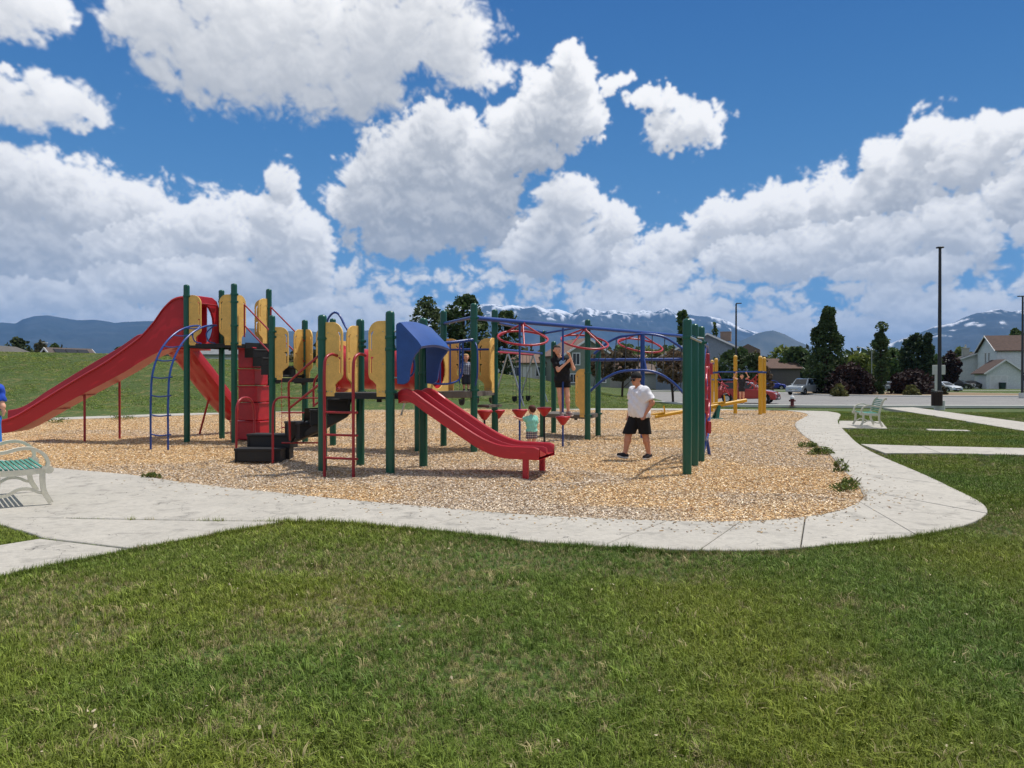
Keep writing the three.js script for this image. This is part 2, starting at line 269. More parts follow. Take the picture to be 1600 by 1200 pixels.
{
  const xs = [], zs = [];
  const axis = (a) => { const o = []; let v = 0, st = 1.5; while (v < a) { o.push(v); v += st; if (v > 130) st *= 1.18; } o.push(a); return o; };
  const ax = axis(30000); for (let i = ax.length - 1; i > 0; i--) xs.push(-ax[i]); xs.push(...ax);
  for (let i = ax.length - 1; i > 0; i--) if (ax[i]) zs.push(-ax[i]); zs.push(0, 4, 10, 30, 200, 3000);
  const p = [], c = [], uv = [], idx = [], nx = xs.length;
  for (const z of zs) for (const x of xs) {
    p.push(x, height(x, z) - 0.045 - (z < -8 && z > -45 && inRing(mulchRing, x, z) ? 0.14 : 0), z); uv.push(x, z);
    const n = fbm(x * 0.13, z * 0.13, 3, 3), l = fbm(x * 0.021, z * 0.021, 3, 13), k = 0.62 + 0.5 * n + 0.15 * (l - 0.5);
    c.push(k * 0.86, k, k * 0.8);
  }
  for (let j = 0; j + 1 < zs.length; j++) for (let i = 0; i + 1 < nx; i++) { const a = j * nx + i; idx.push(a, a + nx, a + 1, a + 1, a + nx, a + nx + 1); }
  const g = new THREE.BufferGeometry();
  g.setAttribute('position', new THREE.Float32BufferAttribute(p, 3)); g.setAttribute('color', new THREE.Float32BufferAttribute(c, 3)); g.setAttribute('uv', new THREE.Float32BufferAttribute(uv, 2)); g.setIndex(idx); g.computeVertexNormals();
  structure('ground', g, new THREE.MeshStandardMaterial({ map: grassMap, bumpMap: grassBump, bumpScale: 0.03, vertexColors: true, roughness: 0.95 }));
}
const hollows = [[0.72, -12.55, 0.5, 0.09], [-2.85, -13.0, 0.45, 0.06], [-5.0, -14.9, 0.5, 0.05], [-13.2, -20.3, 0.7, 0.08], [1.3, -19.0, 0.6, 0.07], [-8.2, -18.0, 0.5, 0.05], [2.2, -16.4, 1.2, 0.04], [-0.5, -15.2, 0.9, 0.05]];
const mulchY = (x, z) => { let y = -0.02 + 0.05 * (fbm(x * 0.55, z * 0.55, 3, 51) - 0.5); for (const [hx, hz, r, d] of hollows) { const q = ((x - hx) ** 2 + (z - hz) ** 2) / (r * r); if (q < 6) y -= d * (Math.exp(-q) - 0.35 * Math.exp(-Math.pow(Math.sqrt(q) - 1.5, 2) * 4)); } return y; };
{
  const p = [], uv = [], idx = [], nx = 150, nz = 140, key = new Map();
  const x0 = -22, x1 = 16, z0 = -44, z1 = -8.4;
  for (let j = 0; j <= nz; j++) for (let i = 0; i <= nx; i++) { const x = lerp(x0, x1, i / nx), z = lerp(z1, z0, Math.pow(j / nz, 1.4)); p.push(x, mulchY(x, z), z); uv.push(x, z); }
  for (let j = 0; j < nz; j++) for (let i = 0; i < nx; i++) {
    const a = j * (nx + 1) + i, b = a + 1, c = a + nx + 1, d = c + 1, at = (k) => [p[k * 3], p[k * 3 + 2]];
    if ([a, b, c, d].some((k) => inRing(mulchRing, ...at(k)))) idx.push(a, b, c, b, d, c);
  }
  const g = new THREE.BufferGeometry(); g.setAttribute('position', new THREE.Float32BufferAttribute(p, 3)); g.setAttribute('uv', new THREE.Float32BufferAttribute(uv, 2)); g.setIndex(idx); g.computeVertexNormals();
  structure('play_area_ground', g, new THREE.MeshStandardMaterial({ color: 0xece6da, map: chipMap, bumpMap: chipMap, bumpScale: 0.006, roughness: 0.95 }));
  // loose wood chips on top
  const r = rngOf(77), N = 270000, chip = new THREE.BoxGeometry(1, 1, 1), im = new THREE.InstancedMesh(chip, mat(0xffffff, 0.9), N), m = new THREE.Matrix4(), q = new THREE.Quaternion(), e = new THREE.Euler(), col = new THREE.Color();
  let n = 0;
  while (n < N) {
    const d = 8.6 + 34 * Math.pow(r(), 1.75), a = (r() - 0.5) * 1.5, x = Math.tan(a) * d * 0.97, z = -d;
    if (x > 15 || x < -22 || !inRing(mulchRing, x, z)) continue;
    e.set((r() - 0.5) * 0.6, r() * 6.28, (r() - 0.5) * 0.6); q.setFromEuler(e);
    const k = 0.8 + d * 0.016;
    m.compose(V(x, mulchY(x, z) + 0.004 + r() * 0.012, z), q, V((0.012 + r() * 0.034) * k, 0.003 + r() * 0.004, (0.006 + r() * 0.011) * k));
    im.setMatrixAt(n, m);
    const s = chipShades[Math.floor(r() * 7)], w = 0.82 + r() * 0.34, grey = sstep(0.42, 0.62, fbm(x * 0.3 + 4, z * 0.3, 3, 91) + (z > -12 + 3 * vnoise(x, z, 93) ? 0.09 : 0)) * 0.55;
    const b = (s[0] + s[1] + s[2]) / 3;
    col.setRGB(lerp(s[0], b * 1.03, grey) * w, lerp(s[1], b * 0.98, grey) * w, lerp(s[2], b * 0.93, grey) * w, THREE.SRGBColorSpace);
    im.setColorAt(n++, col);
  }
  { // chips kicked out on to the walk
    const c = curve(inner), K = 900, sp = new THREE.InstancedMesh(chip, mat(0xffffff, 0.9), K);
    for (let i = 0; i < K; i++) { const t = 0.25 + 0.7 * r(), p0 = c.getPoint(t), tg = c.getTangent(t), o = 0.02 + 0.75 * Math.pow(r(), 3); q.setFromEuler(e.set((r() - 0.5) * 0.3, r() * 6.28, (r() - 0.5) * 0.3)); m.compose(V(p0.x - tg.z * o, 0.012, p0.z + tg.x * o), q, V(0.012 + r() * 0.03, 0.004, 0.006 + r() * 0.01)); sp.setMatrixAt(i, m); const s = chipShades[Math.floor(r() * 7)], w = 0.6 + r() * 0.4; col.setRGB(s[0] * w, s[1] * w, s[2] * w, THREE.SRGBColorSpace); sp.setColorAt(i, col); }
    stuff(sp, 'wood_chips', 'stray wood chips lying on the walk'); scene.add(sp);
  }
  stuff(im, 'wood_chips', 'loose pale wood chips covering the play area'); scene.add(im);
}
// street beyond the lawn
const asphMap = texture(1024, (u, v) => { const a = tfbm(u, v, 6, 4, 4), b = tfbm(u, v, 128, 2, 12), cr = Math.abs(tfbm(u, v, 5, 4, 44) - 0.5) < 0.006 ? -0.16 : 0, k = 0.50 + 0.08 * (a - 0.5) + 0.1 * (b - 0.5) + cr; return [k, k * 0.99, k * 0.975]; });
asphMap.repeat.set(1 / 14, 1 / 14);
const asphalt = new THREE.MeshStandardMaterial({ map: asphMap, roughness: 0.9 });
function sheet(ring, y, m, name) { const g = new THREE.ShapeGeometry(new THREE.Shape(ring.map(([x, z]) => new THREE.Vector2(x, -z)))).rotateX(-Math.PI / 2).translate(0, y, 0); return structure(name, g, m); }
const street = [[10.5, -58], [13, -52], [18, -49.5], [30, -48.6], [140, -48.6], [140, -110], [60, -110], [19, -110], [16, -92], [12, -70]];
sheet(street.map(([x, z]) => [x, z]), -0.19, asphalt, 'street');
function kerb(pts, name = 'kerb', h = 0.13, w = 0.18, base = -0.22) {
  const rows = [], c = curve(pts), n = pts.length * 5;
  for (let i = 0; i <= n; i++) { const p = c.getPoint(i / n), t = c.getTangent(i / n), nx = -t.z, nz = t.x; rows.push([[-w / 2, 0], [-w / 2, h + 0.02], [-w / 2 + 0.03, h + 0.05], [w / 2 - 0.03, h + 0.05], [w / 2, h + 0.02], [w / 2, 0]].map(([o, y]) => V(p.x + nx * o, base + y, p.z + nz * o))); }
  return structure(name, sweep(rows, 0.5), M.pale);
}
kerb([[10.5, -58], [13, -52], [18, -49.5], [30, -48.6], [70, -48.6], [140, -48.6]]);
kerb([[10.5, -58], [12, -70], [16, -92], [19, -110], [60, -110], [140, -110]], 'kerb', 0.16);
// planted island in the street
const island = [[33.5, -84], [38, -79], [46, -77.4], [54, -77], [56.5, -79.5], [56, -92], [50, -98], [36, -98], [33, -92]];
sheet(island, -0.05, mat(0x8a7558, 0.95, { map: wearMap }), 'planting_bed');
kerb([...island, island[0]], 'kerb', 0.12);

// ---------------------------------------------------------------- the big play structure: one bolted-together thing
const O = V(-2, 0, -17);
const play = thing('play_structure', 'large playground structure of green posts, red slides, yellow panels and blue overhead rings', 'playground', [O.x, 0, O.z]);
const put = (name, geo, m, parent = play, label) => part(name, geo.translate(-O.x, 0, -O.z), m, parent, label);
const U = V(Math.cos(0.32), 0, Math.sin(0.32)), W = V(Math.sin(0.32), 0, -Math.cos(0.32)); // along and across the decks
const at = (o, a, b, y) => V(o.x + U.x * a + W.x * b, y, o.z + U.z * a + W.z * b);
const postGeo = (h, r = 0.077) => new THREE.LatheGeometry([[0.001, -0.15], [r, -0.15], [r, h - 0.055], [r * 0.94, h - 0.03], [r * 0.75, h - 0.012], [r * 0.4, h - 0.002], [0.001, h]].map((q) => new THREE.Vector2(...q)), 18);
const collar = new THREE.LatheGeometry([[0.078, -0.03], [0.089, -0.028], [0.089, 0.028], [0.078, 0.03]].map((q) => new THREE.Vector2(...q)), 16);
const posts = {};
function post(key, x, z, h, collars = [], mt = M.green) {
  posts[key] = V(x, 0, z);
  const p = put('post', postGeo(h).translate(x, 0, z), mt);
  for (const y of collars) {
    put('clamp', merge([collar.clone().translate(x, y, z), box(0.05, 0.045, 0.03, x + 0.09, y, z + 0.02), bar(V(x + 0.085, y, z + 0.0), V(x + 0.085, y, z + 0.06), 0.009, 6)]), mt, p);
  }
}
post('D1', -8.35, -20.0, 4.02, [3.72, 2.45]); post('D2', -7.05, -19.77, 4.02, [3.74, 3.55, 2.95, 2.5]); post('D3', -7.9, -21.2, 4.02, [3.7]); post('D4', -6.54, -20.96, 4.02, [3.5, 2.5]);
post('M1', -5.85, -19.0, 3.15, [2.75, 2.62, 1.6]); post('M2', -5.33, -20.05, 3.12, [2.65, 1.6]); post('M3', -4.36, -18.95, 3.07, [2.6]);
post('A1', -3.31, -13.6, 2.72, [2.3, 1.38]); post('A2', -2.06, -13.17, 2.75, [2.3, 2.1, 1.38]); post('A3', -1.63, -14.32, 2.72, [2.3, 1.7]); post('A4', -2.84, -14.58, 2.72, [2.3, 2.2, 1.35]);
post('C1', -2.09, -17.3, 2.72, [2.3]); post('C2', -0.83, -17.0, 3.25, [2.93, 1.35, 1.2]); post('C3', -0.41, -18.5, 3.25, [2.93, 2.2]); post('C4', -1.65, -18.77, 3.25, [2.93, 2.2]);
post('E1', 0.85, -21.7, 2.95, [2.9]); post('E2', 2.0, -20.6, 3.17, [3.0, 1.75, 0.62]); post('E3', 2.42, -21.9, 2.72, [0.62]); post('E4', 1.24, -23.2, 2.72, []);
post('N1', 2.96, -13.16, 2.62, [2.3]); post('N2', 3.37, -14.4, 2.62, [2.35]); post('N3', 3.66, -15.1, 2.62, [2.3]);
post('N4', 4.95, -21.6, 2.6, []); post('N5', 5.55, -24.5, 3.1, []);
// decks
function deck(keys, y, th = 0.09, mt = M.deck, planks = 7) {
  const c = keys.map((k) => posts[k]), g = [];
  const [a, b, d, e] = c.length === 4 ? [c[0], c[1], c[2], c[3]] : [c[0], c[2], c[1], c[1]];
  const dk = put('deck', box(0.08, 0.06, 0.08, (a.x + b.x + d.x) / 3, y - 0.14, (a.z + b.z + d.z) / 3), M.black);
  for (let i = 0; i < planks; i++) {
    const t0 = (i + 0.05) / planks, t1 = (i + 0.95) / planks, L = (p, q, t) => p.clone().lerp(q, t);
    const q = [L(a, e, t0), L(b, d, t0), L(b, d, t1), L(a, e, t1)].map((v) => [v.x, v.z]);
    put('plank', slab(q, y, 0.04, 0.003), mt, dk);
  }
  for (let i = 0; i < c.length; i++) { const p = c[i], q = c[(i + 1) % c.length]; put('rim', merge([box(p.distanceTo(q) - 0.14, 0.1, 0.03).applyMatrix4(new THREE.Matrix4().makeRotationY(-Math.atan2(q.z - p.z, q.x - p.x))).translate((p.x + q.x) / 2, y - 0.055, (p.z + q.z) / 2)]), mt === M.deck ? M.black : mt, dk); }
}
deck(['D1', 'D2', 'D4', 'D3'], 2.5); deck(['M1', 'M2', 'M3'], 1.62); deck(['A1', 'A2', 'A3', 'A4'], 1.36); deck(['C1', 'C2', 'C3', 'C4'], 1.32, 0.09, M.deckWood); deck(['E1', 'E2', 'E3', 'E4'], 0.64, 0.09, M.deckWood);
{ // curved apron of the middle deck, towards the viewer, and the step at its corner
  const ring = []; for (let i = 0; i <= 12; i++) { const t = i / 12 * Math.PI, p = posts.C1.clone().lerp(posts.C2, 0.5 - 0.5 * Math.cos(t)); ring.push([p.x - W.x * 0.42 * Math.sin(t), p.z - W.z * 0.42 * Math.sin(t)]); }
  put('apron', slab(ring, 1.33, 0.13, 0.01), M.deckWood);
  put('step', box(0.62, 0.05, 0.4, 0, 0, 0).rotateY(1.1).translate(-0.55, 0.98, -17.9), M.deckWood);
}
// safety panels
const panelShape = (() => {
  const s = new THREE.Shape();
  s.moveTo(0, 0); s.lineTo(0.17, 0); s.lineTo(0.18, 0.2); s.lineTo(0.25, 0.27); s.quadraticCurveTo(0.33, 0.3, 0.33, 0.4); s.lineTo(0.33, 0.99);
  s.absarc(0.12, 1.07, 0.21, 0, Math.PI / 2, false); s.lineTo(0, 1.28); s.lineTo(0, 0);
  const slot = (y0, y1, lean = 0) => { const h = new THREE.Path(); h.moveTo(0.265, y0); h.lineTo(0.3, y0); h.lineTo(0.3, y1 - lean); h.lineTo(0.24, y1); h.lineTo(0.23, y1 - 0.02); h.lineTo(0.265, y1 - lean - 0.05); h.lineTo(0.265, y0); s.holes.push(h); };
  slot(0.4, 0.68); slot(0.78, 1.13, 0.05);
  return s;
})();
const panelGeo = plate(panelShape, 0.032, 0.004), boltGeo = new THREE.CylinderGeometry(0.009, 0.009, 0.046, 6).rotateX(Math.PI / 2);
function panel(a, b, y, off = 0.075) {
  const p = posts[a], q = b.isVector3 ? b : posts[b], d = q.clone().sub(p).normalize();
  const m = part('panel', panelGeo, M.tan, play); m.position.set(p.x + d.x * off - O.x, y, p.z + d.z * off - O.z); m.rotation.y = -Math.atan2(d.z, d.x);
  for (const [x, y] of [[0.05, 0.08], [0.12, 0.08], [0.05, 1.1], [0.05, 0.55]]) { const bt = part('bolt', boltGeo, M.steel, m); bt.position.set(x, y, 0); }
  return m;
}
panel('D1', 'D2', 2.46); panel('D2', 'D1', 2.46); panel('D2', 'D4', 2.46); panel('D4', 'D2', 2.46); panel('D4', 'D3', 2.46); panel('D3', 'D4', 2.46);
panel('M1', 'M3', 1.58); panel('M2', 'M1', 1.58); panel('M3', 'M1', 1.58); panel('M2', 'M3', 1.58);
panel('A1', 'A2', 1.3); panel('A2', 'A1', 1.3); panel('A4', 'A1', 1.3); panel('C4', 'C3', 1.28); panel('C3', 'C2', 1.28); panel('C3', 'C4', 1.28); panel('E2', 'E1', 0.58);
// the straight twin slide
{
  const prof = [[0, 1.39], [0.1, 1.435], [0.25, 1.4], [0.5, 1.24], [1, 0.93], [1.45, 0.665], [1.7, 0.56], [1.9, 0.515], [2.2, 0.505], [2.5, 0.5]];
  const c = new THREE.CatmullRomCurve3(prof.map(([s, y]) => V(s, y, 0))), o = V(-1.94, 0, -13.3), rows = [];
  const sec = [[0, -0.21], [-0.012, -0.1], [-0.01, -0.012], [0.008, 0.004], [0.03, 0], [0.048, -0.02], [0.062, -0.13], [0.085, -0.165], [0.42, -0.165], [0.44, -0.15], [0.452, -0.05], [0.465, -0.025], [0.485, -0.025], [0.498, -0.05], [0.51, -0.15], [0.53, -0.165], [0.865, -0.165], [0.888, -0.13], [0.902, -0.02], [0.92, 0], [0.942, 0.004], [0.96, -0.012], [0.962, -0.1], [0.95, -0.21]];
  for (let i = 0; i <= 34; i++) { const p = c.getPoint(i / 34); const end = i === 34 ? 0.03 : 0; rows.push(sec.map(([w, d]) => at(o, p.x, w, p.y + d - end * (d > -0.1 ? 1 : 0)))); }
  const s = put('slide', sweep(rows, 0.6), M.redSlide, play, 'red straight twin-lane slide');
  for (const [a, b] of [[2.26, 0.06], [2.3, 0.88]]) put('leg', merge([rbox(0.1, 0.34, 0.08, 0.02).rotateY(-0.32).translate(...at(o, a, b, 0.14).toArray())]), M.red, s);
}
// blue hood over its entrance
{
  const o = at(posts.A2, 0.15, 0.0, 0), wing = new THREE.Shape();
  wing.moveTo(0, 1.53); wing.lineTo(0.09, 1.52); wing.quadraticCurveTo(0.2, 1.54, 0.2, 1.62); wing.quadraticCurveTo(0.22, 1.9, 0.33, 2.03); wing.quadraticCurveTo(0.38, 2.07, 0.4, 2.13); wing.lineTo(0.36, 2.2); wing.lineTo(0.06, 2.5); wing.quadraticCurveTo(0, 2.55, -0.02, 2.5); wing.lineTo(0, 1.53);
  const g = plate(wing, 0.05, 0.015);
  const hood = put('hood', g.clone().rotateY(-0.32).translate(o.x, 0, o.z), M.blueHood, play, 'blue moulded hood over the twin slide');
  const e = at(o, 0, 1.18, 0); put('hood_wing', g.clone().rotateY(-0.32).translate(e.x, 0, e.z), M.blueHood, hood);
  const rows = []; for (let i = 0; i <= 8; i++) { const w = -0.02 + 1.22 * i / 8, bow = 0.05 * Math.sin(i / 8 * Math.PI); rows.push([[-0.02, 2.49], [0.02, 2.55], [0.07, 2.535], [0.37, 2.24], [0.44, 2.14], [0.42, 2.1], [0.38, 2.12], [0.33, 2.19], [0.05, 2.47]].map(([a, y]) => at(o, a, w, y + bow))); }
  put('hood_roof', sweep(rows, 0.8), M.blueHood, hood);
  for (const y of [1.62, 2.4]) put('bracket', merge([bar(at(posts.A2, 0, 0, y), at(o, 0.05, 0.02, y), 0.014, 8)]), M.steel, hood);
  put('grab_bar', tube([at(o, 0.02, 0.16, 2.1), at(o, 0.2, 0.16, 1.95), at(o, 0.2, 0.16, 1.7), at(o, 0.02, 0.16, 1.58)], 0.018), M.blue, hood);
}
// tunnel between the triangular deck and the middle deck
{
  const a = V(-4.05, 1.84, -18.42), b = V(-1.72, 1.8, -17.66), L = a.distanceTo(b), pr = [[0.43, 0.0], [0.56, 0], [0.56, 0.04], [0.47, 0.05]];
  for (let i = 0; i < 5; i++) { const t0 = 0.07 + (L - 0.14) * i / 5, t1 = 0.07 + (L - 0.14) * (i + 1) / 5; pr.push([0.455, t0 + 0.02], [0.47, t0 + 0.06], [0.47, t1 - 0.06], [0.455, t1 - 0.02]); }
  pr.push([0.47, L - 0.05], [0.56, L - 0.04], [0.56, L], [0.43, L], [0.43, 0]);
  const g = new THREE.LatheGeometry(pr.map((q) => new THREE.Vector2(...q)), 36).applyQuaternion(new THREE.Quaternion().setFromUnitVectors(UPV, b.clone().sub(a).normalize())).translate(a.x, a.y, a.z);
  const t = put('tunnel', toCreasedNormals(g, 0.5), M.red, play, 'red ribbed crawl tunnel');
  const s = new THREE.Shape([[-0.6, -0.62], [0.6, -0.62], [0.6, 0.5], [0.45, 0.66], [-0.45, 0.66], [-0.6, 0.5]].map((q) => new THREE.Vector2(...q))), h = new THREE.Path(); h.absarc(0, 0, 0.43, 0, 6.2832, true); s.holes.push(h);
  for (const [p, k] of [[a, 0.01], [b, -0.01]]) put('tunnel_panel', plate(s, 0.03, 0.004).rotateY(-0.32 + Math.PI / 2).translate(p.x - U.x * k * 3, p.y, p.z - U.z * k * 3), M.tan, t);
}
// the high slide with its moulded hood, and a second one behind
{
  const prof = [[0, 2.52, 3.72], [0.35, 2.52, 3.73], [0.6, 2.5, 3.66], [0.85, 2.44, 3.42], [1.1, 2.33, 3.06], [1.4, 2.16, 2.72], [1.8, 1.9, 2.42], [2.3, 1.62, 2.06], [2.9, 1.3, 1.7], [3.5, 0.97, 1.33], [4.1, 0.62, 0.95], [4.55, 0.38, 0.68], [4.85, 0.3, 0.57], [5.2, 0.29, 0.53]];
  const cf = new THREE.CatmullRomCurve3(prof.map((q) => V(q[0], q[1], 0))), ct = new THREE.CatmullRomCurve3(prof.map((q) => V(q[0], q[2], 0))), rows = [], hood = [];
  const o = V(-8.2, 0, -20.62), dir = V(-1, 0, 0.05).normalize(), sd = V(0.05, 0, 1).normalize(), hw = 0.36;
  for (let i = 0; i <= 60; i++) {
    const f = cf.getPoint(i / 60), t = ct.getPoint(i / 60), c = V(o.x + dir.x * f.x, 0, o.z + dir.z * f.x), P = (w, y) => V(c.x + sd.x * w, y, c.z + sd.z * w);
    const yf = f.y, mid = sstep(1.2, 1.9, f.x), yt = t.y - 0.02 * mid, yr = t.y + 0.38 * mid * (1 - 0.4 * sstep(4.2, 5.2, f.x)), yb = yf - 0.09;
    rows.push([P(hw + 0.01, yb), P(hw + 0.035, (yf + yt) / 2), P(hw + 0.045, yt - 0.05), P(hw + 0.085, yt - 0.045), P(hw + 0.095, yt - 0.015), P(hw + 0.07, yt + 0.015), P(hw + 0.02, yt + 0.02), P(hw, yt), P(hw - 0.01, yt - 0.03), P(hw - 0.03, yf + 0.1), P(hw - 0.07, yf + 0.02), P(hw - 0.14, yf), P(-hw + 0.14, yf), P(-hw + 0.07, yf + 0.02), P(-hw + 0.03, yf + 0.1), P(-hw + 0.01, yr - 0.03), P(-hw, yr), P(-hw - 0.025, yr + 0.012), P(-hw - 0.04, yr - 0.01), P(-hw - 0.035, (yf + yr) / 2), P(-hw - 0.01, yb)]);
  }
  const s = put('slide', sweep(rows, 0.75), M.redSlide, play, 'tall red slide running out to the left');
  for (let i = 0; i <= 10; i++) { const a = 0.02 + i * 0.06, ring = []; for (let k = 0; k <= 14; k++) { const th = Math.PI * k / 14; ring.push([Math.cos(th) * (hw + 0.02), 3.5 + Math.sin(th) * 0.24 - (i > 6 ? (i - 6) * 0.03 : 0)]); } const back = ring.map(([w, y]) => [w * 0.93, y - 0.03]).reverse(); const c = V(o.x + dir.x * a, 0, o.z + dir.z * a); hood.push([...ring, ...back].map(([w, y]) => V(c.x + sd.x * w, y, c.z + sd.z * w))); }
  put('slide_hood', sweep(hood, 0.7), M.red, s);
  { const L = 1.24, f = new THREE.Shape([[0.02, 2.5], [0.02, 3.5], [0.1, 3.68], [0.26, 3.76], [L - 0.26, 3.76], [L - 0.1, 3.68], [L - 0.02, 3.5], [L - 0.02, 2.5]].map((q) => new THREE.Vector2(...q))), h = new THREE.Path(); h.absellipse(L / 2, 3.05, 0.43, 0.56, 0, 6.2832, true, 0); f.holes.push(h);
    put('entry_arch', plate(f, 0.07, 0.02).rotateY(-Math.atan2(-1.2, 0.45)).translate(-8.42, 0, -20.02), M.red, s);
    put('grab_bar', merge([bar(V(-8.3, 3.58, -20.1), V(-7.95, 3.58, -21.05), 0.018)]), M.redRail, s); }
  for (const x of [2.95, 3.6]) put('seam', merge([box(0.03, 0.012, 0.76).rotateZ(0.5)]).translate(o.x + dir.x * x, table(prof.map((q) => [q[0], q[1]]), x) - 0.1, o.z + dir.z * x), M.redRail, s);
  for (const [px, d, y1] of [[132, 20.3, 1.2], [186.6, 21.0, 1.62]]) put('leg', merge([bar(V(X(px, d), -0.1, -d), V(X(px, d), y1, -d), 0.03)]), M.redRail, s);
  // second slide: drops away behind the high deck
  const p2 = [[-9.05, 2.42, -21.0], [-8.98, 2.2, -21.35], [-8.8, 1.72, -21.85], [-8.62, 1.2, -22.4], [-8.45, 0.75, -22.9], [-8.3, 0.45, -23.35], [-8.2, 0.36, -23.9]].map((q) => V(...q)), c2 = new THREE.CatmullRomCurve3(p2), r2 = [];
  for (let i = 0; i <= 30; i++) { const p = c2.getPoint(i / 30), t = c2.getTangent(i / 30), n = V(-t.z, 0, t.x).normalize(), P = (w, y) => V(p.x + n.x * w, p.y + y, p.z + n.z * w), e = 0.02 * Math.sin(i * 1.3); r2.push([P(0.4, -0.02), P(0.42, 0.2), P(0.4, 0.3), P(0.36, 0.28), P(0.34, 0.05), P(0.26, 0), P(-0.26, 0), P(-0.34, 0.05), P(-0.36, 0.28), P(-0.4, 0.3), P(-0.42, 0.2), P(-0.4, -0.02), P(-0.26, -0.07 - e), P(-0.16, -0.045), P(-0.06, -0.07 - e), P(0.06, -0.07 - e), P(0.16, -0.045), P(0.26, -0.07 - e)]); }
  const s2 = put('slide', sweep(r2, 0.6), M.redSlide, play, 'red chute seen from below behind the high deck');
  put('leg', merge([bar(V(-9.25, -0.1, -23.0), V(-8.75, 1.2, -22.6), 0.03)]).translate(0, 0, 0), M.redRail, s2);
  put('start_platform', merge([rbox(1.0, 0.1, 0.8, 0.02, -8.75, 2.42, -20.95)]), M.red, s2);
}
// blue arch climber in front of the high deck
{
  const g = new THREE.Group(); g.name = 'arch_climber'; play.add(g);
  const rail = (w) => { const pts = []; for (let i = 0; i <= 14; i++) { const t = i / 14 * Math.PI / 2; const s = 1.78 * Math.sin(t), y = 1.35 + 1.6 * Math.cos(t); pts.push([s, y]); } pts.push([1.8, 0.9], [1.8, 0.4], [1.8, -0.1]); return pts.map(([s, y]) => at(V(-7.98, 0, -19.9), w + s * 0.06, -s, y)); };
  const a = rail(0.02), b = rail(0.52);
  put('rail', tube(a, 0.024, 60, 10), M.blue, g); put('rail', tube(b, 0.024, 60, 10), M.blue, g);
  const ca = new THREE.CatmullRomCurve3(a), cb = new THREE.CatmullRomCurve3(b);
  for (const t of [0.14, 0.26, 0.37, 0.47, 0.575, 0.68, 0.79, 0.9]) { const p = ca.getPointAt(t), q = cb.getPointAt(t), m = p.clone().lerp(q, 0.5); m.y -= 0.03; put('rung', tube([p, m, q.clone().lerp(p, -0.16)], 0.016, 10, 8), M.blue, g); }
  for (const w of [0.05, 0.47]) { const c = V(-7.98, 0, -19.9); put('hand_loop', tube([at(c, w, -0.02, 2.95), at(c, w, -0.3, 2.75), at(c, w + 0.02, -0.26, 2.55), at(c, w, 0, 2.5)], 0.017, 16, 8), M.blue, g); }
}
// red step climber under the high deck's side
{
  const g = new THREE.Group(); g.name = 'step_climber'; play.add(g);
  const o = V(-7.0, 0, -20.55);
  for (const [w, y0, y1, l] of [[0.92, 0, 0.5, 1.0], [0.62, 0.5, 0.98, 0.8], [0.58, 0.98, 1.42, 0.6], [0.5, 1.42, 1.86, 0.45], [0.46, 1.86, 2.42, 0.3]]) {
    const c = at(o, w / 2 - 0.05 - (y0 ? 0 : 0.25), 0, (y0 + y1) / 2);
    put('block', merge([rbox(w, y1 - y0 - 0.03, 0.6, 0.03), rbox(w + 0.04, 0.04, 0.64, 0.015, 0.01, (y1 - y0) / 2 - 0.02, 0)]).rotateY(-0.32).translate(c.x, c.y, c.z), M.red, g);
  }
}
// black steps from the high deck down to the triangular one, with sloping rails
{
  const g = new THREE.Group(); g.name = 'upper_stair'; play.add(g);
  const a = V(-6.62, 2.5, -20.3), b = V(-5.55, 1.62, -19.6), d = V(b.x - a.x, 0, b.z - a.z).normalize(), n = V(-d.z, 0, d.x), ang = -Math.atan2(d.z, d.x);
  for (let i = 0; i < 4; i++) { const t = (i + 0.5) / 4, p = a.clone().lerp(b, t); put('step', merge([rbox(0.36, 0.05, 0.8, 0.012, 0, 0, 0), box(0.03, 0.2, 0.78, -0.16, 0.1, 0), box(0.36, 0.24, 0.025, 0, -0.07, 0.39), box(0.36, 0.24, 0.025, 0, -0.07, -0.39)]).rotateY(ang).translate(p.x, p.y - 0.06, p.z), M.black, g); }
  for (const s of [0.42, -0.42]) for (const h of [0.95, 0.42]) {
    const p = V(a.x + n.x * s, a.y + h + 0.05, a.z + n.z * s), q = V(b.x + n.x * s, b.y + h, b.z + n.z * s);
    put('handrail', merge([bar(p, q, 0.019), bar(V(p.x, p.y - (h > 0.5 ? 0.55 : 0.3), p.z), p, 0.019)]), M.redRail, g);
  }
}
